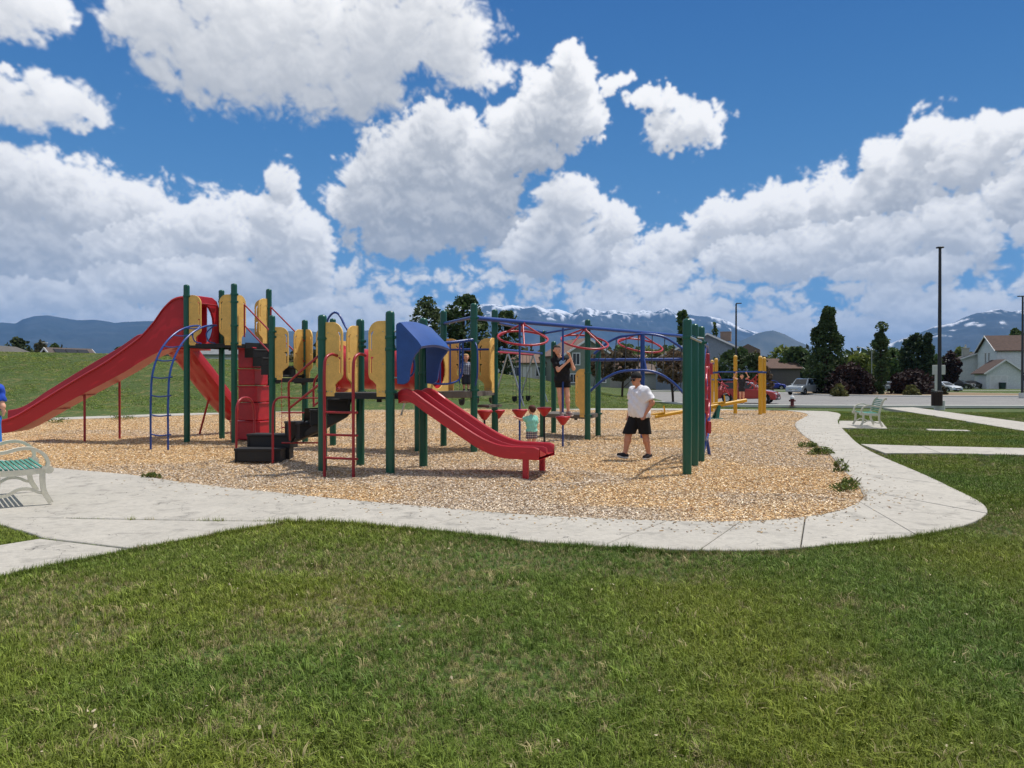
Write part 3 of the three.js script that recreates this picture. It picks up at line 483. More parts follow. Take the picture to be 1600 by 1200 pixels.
// curved black stair up to the low deck, with red handrails
{
  const g = new THREE.Group(); g.name = 'stair'; play.add(g);
  const st = [[-4.93, -15.28, 0.25, 0, 0.92], [-4.82, -15.68, 0.5, -0.12, 0.92], [-4.12, -15.28, 0.76, -0.95, 0.86], [-3.68, -14.9, 1.03, -1.25, 0.86], [-3.26, -14.5, 1.24, -1.25, 0.84]];
  st.forEach(([x, z, y, a, w]) => put('step', merge([rbox(w, 0.05, 0.42, 0.012, 0, y - 0.025, 0), box(w - 0.06, Math.min(0.26, y - 0.05), 0.03, 0, y - 0.05 - Math.min(0.26, y - 0.05) / 2, 0.17), box(0.03, 0.24, 0.4, w / 2 - 0.03, y - 0.16, 0), box(0.03, 0.24, 0.4, -w / 2 + 0.03, y - 0.16, 0)]).rotateY(a).translate(x, 0, z), M.black, g));
  // dark side board that follows the flight
  const side = [[454, 659, 15], [474, 659, 15], [476, 638, 14.7], [500, 637, 14.6], [502, 617, 14.4], [549, 617, 14.1], [549, 641, 14.1], [540, 652, 14.2], [505, 672, 14.6], [470, 688, 15], [454, 692, 15.1]].map(([px, py, d]) => V(X(px, d), Y(py, d), -d));
  put('side_board', sweep([side, side.map((v) => v.clone().add(V(0.02, 0, -0.05)))], 0.5), M.black, g);
  put('footing', box(0.12, 0.34, 0.3, -4.48, 0.12, -15.6), M.black, g);
  const q = (px, py, d) => V(X(px, d), Y(py, d), -d), rr = 0.022;
  put('handrail', tube([q(369, 716, 15.2), q(369, 660, 15.2), q(370, 634, 15.2), q(377, 623, 15.35), q(388, 622, 15.6), q(395, 631, 15.75), q(397, 650, 15.8), q(397, 682, 15.8)], rr, 50, 10), M.redRail, g);
  put('handrail', merge([tube([q(426, 724, 15.0), q(426, 660, 15.0), q(427, 634, 15.0), q(432, 624, 15.0), q(440, 621, 14.9), q(452, 621, 14.7)], rr, 40, 10), tube([q(453, 688, 14.9), q(452, 650, 14.8), q(451, 604, 14.7), q(454, 595, 14.6), q(470, 580, 14.3), q(497, 557, 13.9)], rr, 40, 10), bar(q(452, 638, 14.8), q(497, 602, 13.95), rr)]), M.redRail, g);
  put('handrail', merge([tube([q(490, 636, 15.6), q(490, 606, 15.6), q(494, 590, 15.5), q(510, 575, 15.2), q(535, 556, 14.8)], rr, 40, 10), bar(q(490, 634, 15.6), q(530, 606, 14.9), rr), bar(q(452, 622, 14.8), q(498, 622, 14.5), 0.014), bar(q(440, 692, 15.2), q(500, 692, 15.2), 0.016), bar(q(440, 645, 16.5), q(482, 645, 16.5), 0.016), bar(q(440, 668, 16.5), q(452, 668, 16.5), 0.014)]), M.redRail, g);
  const chain = []; for (let i = 0; i < 22; i++) chain.push(new THREE.TorusGeometry(0.018, 0.006, 4, 8).scale(0.7, 1.3, 1).rotateY(i % 2 ? 1.57 : 0).translate(X(440, 18), 0.1 + i * 0.07, -18));
  put('chain', merge(chain), M.redRail, g);
}
// red ladder in front of the low deck
{
  const g = new THREE.Group(); g.name = 'ladder'; play.add(g);
  const rail = (s) => [at(posts.A1, s, -0.01, 2.0), at(posts.A1, s, -0.2, 2.02), at(posts.A1, s, -0.37, 1.95), at(posts.A1, s, -0.42, 1.75), at(posts.A1, s, -0.42, 1.2), at(posts.A1, s, -0.42, 0.5), at(posts.A1, s, -0.42, -0.1)];
  const L = rail(0.3), R = rail(0.85);
  put('rail', tube(L, 0.026, 50, 10), M.redRail, g); put('rail', tube(R, 0.026, 50, 10), M.redRail, g);
  for (const y of [0.27, 0.66, 1.04]) put('rung', merge([bar(at(posts.A1, 0.3, -0.42, y), at(posts.A1, 0.93, -0.42, y), 0.019)]), M.redRail, g);
}
// bowed blue barrier of the middle deck
{
  const g = new THREE.Group(); g.name = 'barrier'; play.add(g);
  const p = (t, y, bow) => { const q = posts.C1.clone().lerp(posts.C2, t); return V(q.x - W.x * bow, y, q.z - W.z * bow); };
  const bow = (t) => 0.08 + 0.5 * Math.sin(t * Math.PI);
  const ts = [0, 0.15, 0.3, 0.5, 0.7, 0.85, 1];
  put('top_rail', tube(ts.map((t) => p(t, 2.45 - 0.1 * Math.sin(t * Math.PI), bow(t))), 0.035, 30, 10), M.blue, g);
  put('bottom_rail', tube([p(0.3, 1.75, 0.45), p(0.36, 1.56, 0.5), p(0.5, 1.5, 0.56), p(0.72, 1.5, 0.48), p(0.85, 1.62, 0.3), p(0.88, 2.0, 0.26), p(0.88, 2.4, 0.26)], 0.022, 40, 10), M.blue, g);
  for (const t of [0.15, 0.3, 0.44, 0.58, 0.72, 0.84]) put('baluster', merge([bar(p(t, 1.5, bow(t) - 0.02), p(t, 2.4, bow(t) - 0.02), 0.017)]), M.blue, g);
  put('side_rail', tube([V(-0.8, 2.4, -16.95), V(-0.75, 2.2, -16.85), V(-0.75, 1.7, -16.85), V(-0.8, 1.45, -16.95)], 0.018), M.blue, g);
}
// overhead beams and hanging red rings
{
  const g = new THREE.Group(); g.name = 'ring_track'; play.add(g);
  const a = V(-0.83, 2.93, -17.0), b = V(5.55, 2.93, -24.5);
  put('beam', merge([bar(a, b, 0.05, 12)]), M.blue, g);
  put('beam', merge([bar(V(-1.65, 2.93, -18.77), V(-0.83, 2.95, -17.0), 0.035), bar(V(-0.41, 2.99, -18.5), V(-0.83, 2.97, -17.0), 0.03), bar(V(-0.41, 2.95, -18.5), V(0.85, 2.9, -21.7), 0.04), bar(V(0.85, 2.86, -21.7), V(2.0, 3.0, -20.6), 0.03), bar(V(-0.3, 2.3, -18.5), V(0.85, 2.3, -21.7), 0.035), bar(V(-1.65, 2.3, -18.77), V(-0.41, 2.3, -18.5), 0.03)]), M.blue, g);
  for (const t of [0.17, 0.425, 0.705]) {
    const h = a.clone().lerp(b, t), r = 0.57 + t * 0.1, y = 2.56, lean = new THREE.Matrix4().makeRotationFromEuler(new THREE.Euler(0.33, 0, -0.1 - 0.04 * Math.sin(t * 30)));
    const ring = new THREE.Group(); ring.name = 'ring'; g.add(ring);
    put('hoop', new THREE.TorusGeometry(r, 0.025, 10, 48).rotateX(Math.PI / 2).applyMatrix4(lean).translate(h.x, y, h.z), M.redRing, ring);
    const sp = []; for (let k = 0; k < 4; k++) { const th = t * 9 + k * Math.PI / 2; sp.push(bar(V(h.x, 2.9, h.z), V(Math.cos(th) * r, 0, Math.sin(th) * r).applyMatrix4(lean).add(V(h.x, y, h.z)), 0.02)); }
    sp.push(new THREE.CylinderGeometry(0.05, 0.06, 0.1, 12).translate(h.x, 2.88, h.z));
    put('spokes', merge(sp), M.redRing, ring);
  }
  // pods on poles
  const podG = new THREE.LatheGeometry([[0.001, 0], [0.17, 0], [0.185, -0.015], [0.185, -0.035], [0.17, -0.05], [0.06, -0.2], [0.03, -0.22], [0.001, -0.22]].map((q) => new THREE.Vector2(...q)), 20);
  for (const [px, d, y, up] of [[757, 17.4, 0.9, 0], [777, 18.6, 0.86, 0], [812, 18.2, 0.89, 2.93], [850.5, 19.2, 0.9, 0], [879.5, 19.2, 0.68, 2.86]]) {
    const x = X(px, d), p = put('pod', podG.clone().translate(x, y, -d), M.red, g);
    put('pole', merge([bar(V(x, -0.15, -d), V(x, up || y - 0.2, -d), 0.025)]), up ? M.blue : M.black, p);
  }
}
// rope bridge of blue arches on the right
{
  const g = new THREE.Group(); g.name = 'rope_bridge'; play.add(g);
  const q = (px, py, d = 21.5) => V(X(px, d), Y(py, d), -d);
  const up = [[928, 553], [938, 545], [950, 535], [967, 527], [985, 524], [1010, 522], [1035, 526], [1052, 535], [1066, 545], [1080, 558]], lo = [[918, 615], [928, 606], [945, 592], [965, 582], [985, 579], [1010, 579], [1030, 584], [1048, 595], [1062, 608], [1076, 624]];
  put('arch', tube(up.map(([x, y]) => q(x, y)), 0.035, 50, 10), M.blue, g);
  put('arch', tube(lo.map(([x, y]) => q(x, y, 21)), 0.035, 50, 10), M.blue, g);
  put('rail', merge([bar(q(922, 562.5), q(1082, 561.5), 0.045)]), M.blue, g);
  put('mast', merge([bar(V(X(1004, 21.3), -0.1, -21.3), q(1004, 523, 21.3), 0.06), bar(q(1006, 560, 21.3), q(1010, 580, 21.1), 0.03)]), M.blue, g);
  const cu = new THREE.CatmullRomCurve3(up.map(([x, y]) => q(x, y))), cl = new THREE.CatmullRomCurve3(lo.map(([x, y]) => q(x, y, 21)));
  for (let i = 0; i < 9; i++) { const t = 0.12 + i * 0.095, a = cu.getPoint(t), b = cl.getPoint(0.1 + i * 0.1); put('rope', merge([bar(a, b, 0.012, 6)]), M.black, g); }
}
// climbing wheel seen nearly edge-on
{
  const g = new THREE.Group(); g.name = 'climbing_wheel'; play.add(g);
  const c = V(4.06, 1.33, -16.3), e = V(0.31, 0, -0.95).normalize(), nrm = V(-e.z, 0, e.x), R = 1.0;
  const P = (r, th, o = 0) => V(c.x + e.x * Math.cos(th) * r + nrm.x * o, c.y + Math.sin(th) * r, c.z + e.z * Math.cos(th) * r + nrm.z * o);
  const ring = []; for (let k = 0; k < 32; k++) ring.push(P(R, k / 32 * 6.2832));
  put('hoop', tube(ring, 0.04, 80, 12, true), M.blue, g);
  const rg = []; for (let k = 0; k < 16; k++) { const th = k / 16 * 6.2832, r = 0.5 + 0.06 * (k % 2); rg.push(P(r, th, 0.03)); } put('inner_hoop', tube(rg, 0.03, 60, 8, true), M.redRing, g);
  for (let k = 0; k < 8; k++) { const th = k / 8 * 6.2832 + 0.2; put('spoke', merge([bar(P(0.1, th), P(R, th), 0.022)]), k % 2 ? M.blue : M.redRing, g); }
  for (let k = 0; k < 9; k++) { const th = k / 9 * 6.2832, r = 0.76; put('grip', rbox(0.07, 0.26, 0.09, 0.02).translate(...P(r, th, k % 2 ? 0.06 : -0.06).toArray()), M.redRing, g); }
  for (const [o, t] of [[-0.06, 1.62], [0.06, 1.42]]) put('leg', merge([bar(P(0, 0, o).setY(-0.1).add(e.clone().multiplyScalar(o * 6)), P(R * 0.98, -t, 0), 0.035)]), M.blue, g);
  put('arm', merge([bar(V(2.96, 2.33, -13.16), V(3.37, 2.36, -14.4), 0.03), bar(V(3.37, 2.36, -14.4), V(3.66, 2.34, -15.1), 0.03), bar(V(3.66, 2.4, -15.1), V(3.95, 2.28, -15.9), 0.04)]), M.blue, g);
  put('bolt', merge([bar(V(2.99, 2.3, -13.08), V(3.2, 2.22, -13.16), 0.02), bar(V(3.4, 2.36, -14.34), V(3.52, 2.34, -14.3), 0.018)]), M.steel, g);
}
// small blue arch behind the triangular deck
put('arch', tube([[511, 505, 20.4], [514, 496, 20.4], [522, 488.5, 20.4], [530, 492, 20.3], [538, 507, 20.2], [546, 524, 20.1], [550, 560, 20]].map(([x, y, d]) => V(X(x, d), Y(y, d), -d)), 0.028, 30, 8), M.blue);

// ---------------------------------------------------------------- mountains
function mountain(name, ridge, r0, depth, seed, snowline, tint, rough = 1) { // ridge: [bearing, top] pairs in the survey's units, standing at distance r0
  const NA = 420, NR = 46, p = [], c = [], idx = [], a0 = ridge[0][0], a1 = ridge[ridge.length - 1][0];
  for (let j = 0; j <= NR; j++) for (let i = 0; i <= NA; i++) {
    const b = lerp(a0, a1, i / NA), t = j / NR, r = r0 - depth + t * depth * 1.25, k = Math.hypot(1, (b - 800) / 1217);
    const x = (b - 800) / 1217 * r, z = -r, top = 1.6 + (592 - table(ridge, b)) / 1217 * r0;
    const s = t < 0.8 ? t / 0.8 : 1 - (t - 0.8) * 2.6, bx = b * 0.028 + seed;
    const qx = x / 1000 + 1.2 * (fbm(x / 2600, z / 2600, 2, seed + 31) - 0.5), qz = z / 1000 + 1.2 * (fbm(x / 2600, z / 2600, 2, seed + 33) - 0.5), rid = 1 - Math.abs(2 * fbm(qx * 0.55, qz * 0.42, 3, seed) - 1), rid2 = 1 - Math.abs(2 * fbm(qx * 1.9, qz * 1.5, 4, seed + 5) - 1);
    const env = Math.sin(Math.min(1, s) * Math.PI), e2 = s * (1 - s * 0.15);
    let h = top * (Math.pow(Math.max(0, s), 1.15) * (1 + 0.06 * rough * (rid2 - 0.6)) + env * (0.34 * (rid - 0.62) + 0.13 * (rid2 - 0.62)) * rough);
    h = Math.max(-5, h * 1.0);
    p.push(x, h, z);
    const hn = h / top, sn = snowline < 9 ? sstep(snowline - 0.05, snowline + 0.1, hn + 0.5 * (rid2 - 0.62) + 0.75 * (fbm(qx * 7, qz * 5, 4, seed + 9) - 0.5)) : 0;
    const rock = sstep(0.42, 0.7, fbm(qx * 2.6, qz * 2.2, 3, seed + 3)), f = [lerp(tint[0], tint[0] * 1.7, rock), lerp(tint[1], tint[1] * 1.5, rock), lerp(tint[2], tint[2] * 1.5, rock)];
    c.push(lerp(f[0], 0.8, sn), lerp(f[1], 0.82, sn), lerp(f[2], 0.86, sn));
  }
  for (let j = 0; j < NR; j++) for (let i = 0; i < NA; i++) { const a = j * (NA + 1) + i; idx.push(a, a + 1, a + NA + 1, a + 1, a + NA + 2, a + NA + 1); }
  const g = new THREE.BufferGeometry(); g.setAttribute('position', new THREE.Float32BufferAttribute(p, 3)); g.setAttribute('color', new THREE.Float32BufferAttribute(c, 3)); g.setIndex(idx); g.computeVertexNormals();
  return structure(name, g, new THREE.MeshStandardMaterial({ vertexColors: true, roughness: 1 }));
}
mountain('mountain', [[-700, 500], [-400, 470], [-150, 498], [-60, 508], [0, 504], [25, 505], [38, 498], [55, 494], [75, 492.5], [95, 496], [120, 500], [150, 499.5], [180, 504], [210, 502.5], [245, 501], [300, 507], [380, 512], [450, 516], [520, 520], [600, 514], [640, 520], [680, 528], [720, 545], [760, 575]], 14000, 5000, 3, 99, [0.022, 0.032, 0.036], 0.55);
mountain('mountain', [[560, 560], [620, 520], [680, 498], [720, 484], [745, 478], [765, 475], [785, 480], [800, 477.5], [818, 481], [835, 477.5], [852, 484], [870, 483], [893, 488], [905, 482], [920, 481], [940, 486], [962, 485], [985, 491], [1005, 486], [1022, 486], [1042, 482], [1056, 490], [1080, 491], [1105, 494], [1130, 500], [1160, 512], [1190, 522], [1230, 534], [1270, 552], [1320, 580]], 19000, 6500, 21, 1.04, [0.026, 0.035, 0.04], 1);
mountain('mountain', [[1090, 570], [1130, 548], [1160, 531], [1185, 520], [1208, 515.5], [1226, 521], [1245, 532], [1262, 540], [1280, 546], [1310, 556], [1350, 570]], 12500, 3000, 37, 99, [0.05, 0.06, 0.05], 0.5);
mountain('mountain', [[1240, 575], [1290, 562], [1330, 552], [1360, 546], [1395, 535], [1430, 521], [1452, 512], [1470, 506], [1490, 503], [1505, 496], [1525, 489], [1545, 485], [1562, 483], [1580, 485], [1600, 484], [1660, 478], [1800, 470], [2100, 490], [2400, 520]], 14000, 5000, 55, 1.02, [0.022, 0.032, 0.036], 0.8);

// ---------------------------------------------------------------- trees and bushes
const barkMap = texture(128, (u, v) => 0.5 + 0.5 * tfbm(u, v * 0.3, 16, 3, 5));
const bark = mat(0x4a3a2c, 0.95, { map: barkMap });
const leafMats = {};
function leafMat(hex) { return leafMats[hex] ??= new THREE.MeshPhysicalMaterial({ color: 0xffffff, vertexColors: true, roughness: 0.8, specularIntensity: 0.4, transmission: 0.32, thickness: 0, side: THREE.DoubleSide }); }
function crown(shape, W2, H0, H1, n, size, rgb, seed, lumps = 14) { // leaf clusters through the volume; shape(t) is the half width (0..1) at height t
  const r = rngOf(seed), p = [], c = [], clump = [];
  for (let k = 0; k < lumps; k++) { const t = Math.pow(r(), 0.9), th = r() * 6.283, rad = shape(t) * W2 * (0.35 + 0.6 * r()); clump.push([Math.cos(th) * rad, lerp(H0, H1, t), Math.sin(th) * rad, (0.16 + 0.2 * r()) * Math.max(W2, (H1 - H0) * 0.25), r()]); }
  const v = V(0, 0, 0), a = V(0, 0, 0), b = V(0, 0, 0);
  for (let i = 0; i < n; i++) {
    let x, y, z, tone;
    if (r() < 0.62) { const k = clump[Math.floor(r() * lumps)], th = r() * 6.283, ph = Math.acos(2 * r() - 1), R = k[3] * (0.7 + 0.36 * r()); x = k[0] + R * Math.sin(ph) * Math.cos(th); y = k[1] + R * Math.cos(ph) * 0.85; z = k[2] + R * Math.sin(ph) * Math.sin(th); tone = k[4]; }
    else { const t = r(), th = r() * 6.283, wob = 0.8 + 0.4 * vnoise(th * 1.6 + seed, t * 7, seed), rad = shape(t) * W2 * wob * Math.sqrt(0.25 + 0.75 * r()); x = Math.cos(th) * rad; z = Math.sin(th) * rad; y = lerp(H0, H1, t) + (r() - 0.5) * size * 2; tone = r(); }
    const s = size * (0.55 + 0.9 * r());
    a.set(r() - 0.5, (r() - 0.5) * 0.8, r() - 0.5).normalize().multiplyScalar(s); b.set(r() - 0.5, r() - 0.5, r() - 0.5).cross(a).normalize().multiplyScalar(s * 0.6);
    v.set(x, y, z);
    p.push(v.x - a.x, v.y - a.y, v.z - a.z, v.x + b.x, v.y + b.y, v.z + b.z, v.x + a.x, v.y + a.y, v.z + a.z, v.x - a.x, v.y - a.y, v.z - a.z, v.x + a.x, v.y + a.y, v.z + a.z, v.x - b.x, v.y - b.y, v.z - b.z);
    const k = 0.65 + 0.35 * tone + 0.4 * (r() - 0.5), w = r() * 0.25;
    for (let q = 0; q < 6; q++) c.push(rgb[0] * k * (1 + w), rgb[1] * k, rgb[2] * k * (1 - w));
  }
  const g = new THREE.BufferGeometry(); g.setAttribute('position', new THREE.Float32BufferAttribute(p, 3)); g.setAttribute('color', new THREE.Float32BufferAttribute(c, 3)); g.computeVertexNormals();
  return g;
}
const SH = {
  cone: (t) => Math.max(0.05, Math.min(1, 0.55 + t * 2.2) * Math.pow(1 - t, 0.72) * 1.25),
  column: (t) => Math.max(0.1, Math.sin(Math.PI * Math.min(0.98, 0.12 + t * 0.86))),
  round: (t) => Math.sqrt(Math.max(0.02, 1 - Math.pow(t * 2 - 1, 2))),
  vase: (t) => Math.max(0.12, 0.45 + 0.55 * Math.sin(Math.PI * Math.min(0.95, t))) * (t > 0.9 ? 0.7 : 1),
  bush: (t) => Math.sqrt(Math.max(0.03, 1 - t * t)),
};
let treeSeed = 100;
function tree(name, label, category, { px, d, top, w, kind, rgb, n, size, from = 0.15, trunk = 0.12, base, group }) { // from: fraction of the height without leaves
  const x = X(px, d), z = -d, y0 = base ?? height(x, z) - 0.05, H = Y(top, d) - y0, W2 = w * d / 1217, t = thing(name, label, category, [x, y0, z], group), s = ++treeSeed, r = rngOf(s * 7);
  if (trunk) {
    const limb = [], lean = (r() - 0.5) * 0.1 * H;
    part('trunk', tube([V(0, -0.1, 0), V(lean * 0.3, H * 0.25, 0), V(lean, H * 0.55, 0), V(lean * 1.1, H * 0.85, 0)], trunk, 10, 7), bark, t);
    for (let k = 0; k < 6; k++) { const a = r() * 6.28, h0 = H * (0.2 + 0.08 * k), q = W2 * 0.6; limb.push(bar(V(lean * 0.6, h0, 0), V(lean + Math.cos(a) * q, h0 + H * 0.2, Math.sin(a) * q), trunk * 0.4, 5, trunk * 0.15)); }
    const lb = part('limbs', merge(limb), bark, t); lb.userData.kind = 'stuff';
  }
  part('crown', crown(SH[kind], W2, H * from, H, n, size, rgb, s), leafMat(1), t);
  return t;
}
const G1 = [0.085, 0.155, 0.045], G2 = [0.062, 0.112, 0.038], G3 = [0.16, 0.22, 0.045], PU = [0.038, 0.022, 0.023], BR = [0.15, 0.115, 0.08], PI = [0.04, 0.075, 0.035], OL = [0.14, 0.16, 0.055];
tree('poplar_tree', 'tall dark green pointed tree on the planted island beside the silver vehicle', 'tree', { px: 1292, d: 89, top: 480, w: 33, kind: 'cone', rgb: G2, n: 8500, size: 0.23, from: 0.03, trunk: 0.25 });
tree('columnar_tree', 'slim columnar dark green tree between two burgundy bushes', 'tree', { px: 1377, d: 84, top: 507, w: 10, kind: 'column', rgb: G2, n: 3000, size: 0.17, from: 0.02, trunk: 0.14 });
tree('pine_tree', 'broad dark evergreen tree behind the burgundy bush near the lamp post', 'tree', { px: 1430, d: 112, top: 525, w: 22, kind: 'vase', rgb: PI, n: 2600, size: 0.36, from: 0.05, trunk: 0.2 });
tree('pine_tree', 'narrow dark evergreen tree just left of the tall lamp post', 'tree', { px: 1450, d: 110, top: 524, w: 12, kind: 'cone', rgb: PI, n: 1700, size: 0.32, from: 0.03, trunk: 0.16 });
tree('burgundy_bush', 'wide dark burgundy bush beside the tall pointed tree', 'bush', { px: 1325, d: 86, top: 574, w: 40, kind: 'bush', rgb: PU, n: 2600, size: 0.22, from: 0.0, trunk: 0.08 });
tree('burgundy_bush', 'dark burgundy bush between the slim columnar tree and the lamp post', 'bush', { px: 1426, d: 86, top: 579, w: 36, kind: 'bush', rgb: PU, n: 2400, size: 0.22, from: 0.0, trunk: 0.08 });
tree('burgundy_tree', 'small rounded burgundy tree right of the tall lamp post', 'tree', { px: 1486, d: 122, top: 551, w: 14, kind: 'round', rgb: PU, n: 1200, size: 0.3, from: 0.2, trunk: 0.14 });
tree('golden_shrub', 'low yellow green shrub in front of the burgundy bush by the pointed tree', 'bush', { px: 1311, d: 79.5, top: 602, w: 13, kind: 'bush', rgb: OL, n: 800, size: 0.16, from: 0, trunk: 0 });
tree('golden_shrub', 'low yellow green shrub in front of the burgundy bush near the lamp post', 'bush', { px: 1425, d: 79.5, top: 604, w: 13, kind: 'bush', rgb: OL, n: 800, size: 0.16, from: 0, trunk: 0 });
tree('shrub', 'brownish green shrub left of the slim columnar tree', 'bush', { px: 1359, d: 87, top: 587, w: 14, kind: 'bush', rgb: [0.06, 0.06, 0.035], n: 900, size: 0.2, from: 0, trunk: 0 });
tree('shrub', 'small olive shrub at the right end of the planted island', 'bush', { px: 1473, d: 82, top: 604, w: 7, kind: 'bush', rgb: [0.06, 0.06, 0.035], n: 400, size: 0.16, from: 0, trunk: 0 });
tree('tree', 'bright green tree behind the island, left of the slim columnar tree', 'tree', { px: 1340, d: 135, top: 553, w: 22, kind: 'round', rgb: G3, n: 1500, size: 0.4, from: 0.15, trunk: 0.2 });
tree('tree', 'bright green tree behind the island, right of the slim columnar tree', 'tree', { px: 1397, d: 138, top: 546, w: 20, kind: 'round', rgb: G1, n: 1500, size: 0.4, from: 0.15, trunk: 0.2 });
tree('tree', 'pale yellow green tree far behind the blue car', 'tree', { px: 1222, d: 160, top: 543, w: 24, kind: 'round', rgb: G3, n: 1500, size: 0.45, from: 0.1, trunk: 0.2 });
tree('tree', 'big dark leafy tree between the silver vehicle and the dark parked car', 'tree', { px: 1244, d: 128, top: 546, w: 32, kind: 'round', rgb: G2, n: 2600, size: 0.4, from: 0.05, trunk: 0.25 });
tree('tree', 'spreading dark green tree behind the yellow play posts', 'tree', { px: 1150, d: 92, top: 550, w: 36, kind: 'round', rgb: G2, n: 2600, size: 0.3, from: 0.1, trunk: 0.2 });
tree('conifer_bush', 'golden green conifer bush beside the tree behind the yellow posts', 'bush', { px: 1180, d: 91, top: 549, w: 11, kind: 'cone', rgb: [0.09, 0.09, 0.03], n: 900, size: 0.22, from: 0.02, trunk: 0.08 });
tree('shrub', 'brown leafed shrub right of the yellow posts', 'bush', { px: 1197, d: 100, top: 574, w: 12, kind: 'bush', rgb: BR, n: 700, size: 0.22, from: 0, trunk: 0 });
tree('poplar_tree', 'slender green poplar rising behind the green posts', 'tree', { px: 1067, d: 115, top: 487, w: 9, kind: 'column', rgb: G1, n: 1300, size: 0.34, from: 0.2, trunk: 0.18 });
tree('young_tree', 'thin sparse young tree beside the roof cooler', 'tree', { px: 1117, d: 125, top: 507, w: 5, kind: 'column', rgb: G1, n: 200, size: 0.28, from: 0.35, trunk: 0.06 });
tree('tree', 'light green airy tree behind the blue slide hood', 'tree', { px: 666, d: 88, top: 466, w: 28, kind: 'round', rgb: [0.10, 0.15, 0.07], n: 3000, size: 0.22, from: 0.12, trunk: 0.18, group: undefined });
tree('tree', 'dense dark green tree behind the middle deck', 'tree', { px: 726, d: 90, top: 466, w: 40, kind: 'vase', rgb: G2, n: 5200, size: 0.24, from: 0.1, trunk: 0.22 });
tree('tree', 'dark green tree behind the first overhead ring', 'tree', { px: 790, d: 92, top: 487, w: 24, kind: 'round', rgb: G2, n: 2600, size: 0.24, from: 0.05, trunk: 0.18 });
const row = [[937, 620, 553, 20, BR], [952, 606, 549, 18, BR], [972, 623, 549, 27, [0.09, 0.075, 0.05]], [992, 606, 556, 20, OL], [1012, 605, 546, 25, G3], [1027, 607, 549, 22, OL], [1052, 627, 551, 28, BR], [1042, 603, 541, 20, G1]];
const rowLabel = ['brown leafed young tree nearest the short green post', 'brown leafed young tree, second in the row behind the rope bridge', 'brownish young tree with a leaning trunk left of the man', 'olive green young tree behind the man, left of his cap', 'yellow green young tree right behind the blue mast', 'olive young tree to the right of the blue mast', 'brown leafed young tree in front of the road, beside the green posts', 'green young tree behind the brown one beside the green posts'];
row.forEach(([px, py, top, w, rgb], k) => tree('young_tree', rowLabel[k], 'tree', { px, d: 1.6 * 1217 / (py - 592), top, w, kind: 'round', rgb: rgb.map((v) => v * 1.25), n: 1700, size: 0.1 + 0.0011 * 1947 / (py - 592), from: 0.42, trunk: 0.09, group: 'young trees on the lawn behind the rope bridge' }));
tree('tree', 'rounded green tree behind the row of young trees', 'tree', { px: 985, d: 150, top: 541, w: 38, kind: 'round', rgb: G1, n: 2000, size: 0.4, from: 0.05, trunk: 0.2 });
tree('tree', 'green treetop over the roofs at the far left', 'tree', { px: 28, d: 125, top: 532, w: 22, kind: 'round', rgb: [0.05, 0.08, 0.03], n: 1400, size: 0.34, from: 0.05, trunk: 0.2 });
tree('bush', 'pale bush between the two gabled houses at the far left', 'bush', { px: 63, d: 118, top: 534, w: 9, kind: 'round', rgb: [0.12, 0.13, 0.08], n: 700, size: 0.28, from: 0.02, trunk: 0.1 });
tree('bush', 'green bush left of the house with the dark roof panels', 'bush', { px: 86, d: 108, top: 539, w: 12, kind: 'round', rgb: G1, n: 700, size: 0.28, from: 0.02, trunk: 0.1 });
tree('tree', 'dark green treetop behind the white house on the right', 'tree', { px: 1588, d: 175, top: 517, w: 18, kind: 'round', rgb: G1, n: 1300, size: 0.45, from: 0.1, trunk: 0.3 });
tree('tree', 'yellow green tree behind the small gabled house near the chimney', 'tree', { px: 1502, d: 178, top: 545, w: 18, kind: 'round', rgb: G3, n: 1000, size: 0.5, from: 0.1, trunk: 0.3 });
tree('tree', 'green tree behind the lamp post and burgundy bush', 'tree', { px: 1462, d: 150, top: 556, w: 16, kind: 'round', rgb: G1, n: 900, size: 0.4, from: 0.1, trunk: 0.2 });
for (const [px, top, d, w, l] of [[1265, 562, 170, 26, 'distant green tree between the big dark tree and the pointed tree'], [1180, 570, 190, 20, 'distant green tree behind the golden conifer'], [905, 556, 150, 18, 'distant green tree beside the grey green house'], [1365, 568, 170, 20, 'distant green tree behind the slim columnar tree']]) tree('tree', l, 'tree', { px, d, top, w, kind: 'round', rgb: G1, n: 1000, size: 0.45, from: 0.05, trunk: 0.2 });
{ // far suburb greenery: reads as one mass along the foot of the mountains
  const r = rngOf(9), n = 2600, leafClump = crown(SH.bush, 1, 0, 1, 90, 0.2, [1, 1, 1], 4), im = new THREE.InstancedMesh(leafClump, leafMat(1), n), m = new THREE.Matrix4(), c = new THREE.Color(); let k = 0;
  while (k < n) { const d = 210 + 900 * r(), b = -500 + 2700 * r(), s = 3 + 4 * r(); m.makeScale(s, s * (0.9 + 0.7 * r()), s).setPosition(X(b, d), height(X(b, d), -d) - 0.3, -d); im.setMatrixAt(k, m); const t = 0.6 + 0.8 * r(); c.setRGB(0.06 * t + 0.02 * r(), 0.095 * t, 0.035 * t); im.setColorAt(k++, c); }
  stuff(im, 'treeline', 'far green treetops of the suburb along the foot of the mountains'); scene.add(im);
}

// ---------------------------------------------------------------- houses
const roofMap = texture(256, (u, v) => 0.7 + 0.3 * tfbm(u, v, 40, 3, 2)), wallM = {};
const roofM = (hex) => wallM['r' + hex] ??= mat(hex, 0.95, { map: roofMap }), wall = (hex) => wallM[hex] ??= mat(hex, 0.85, { map: wearMap });
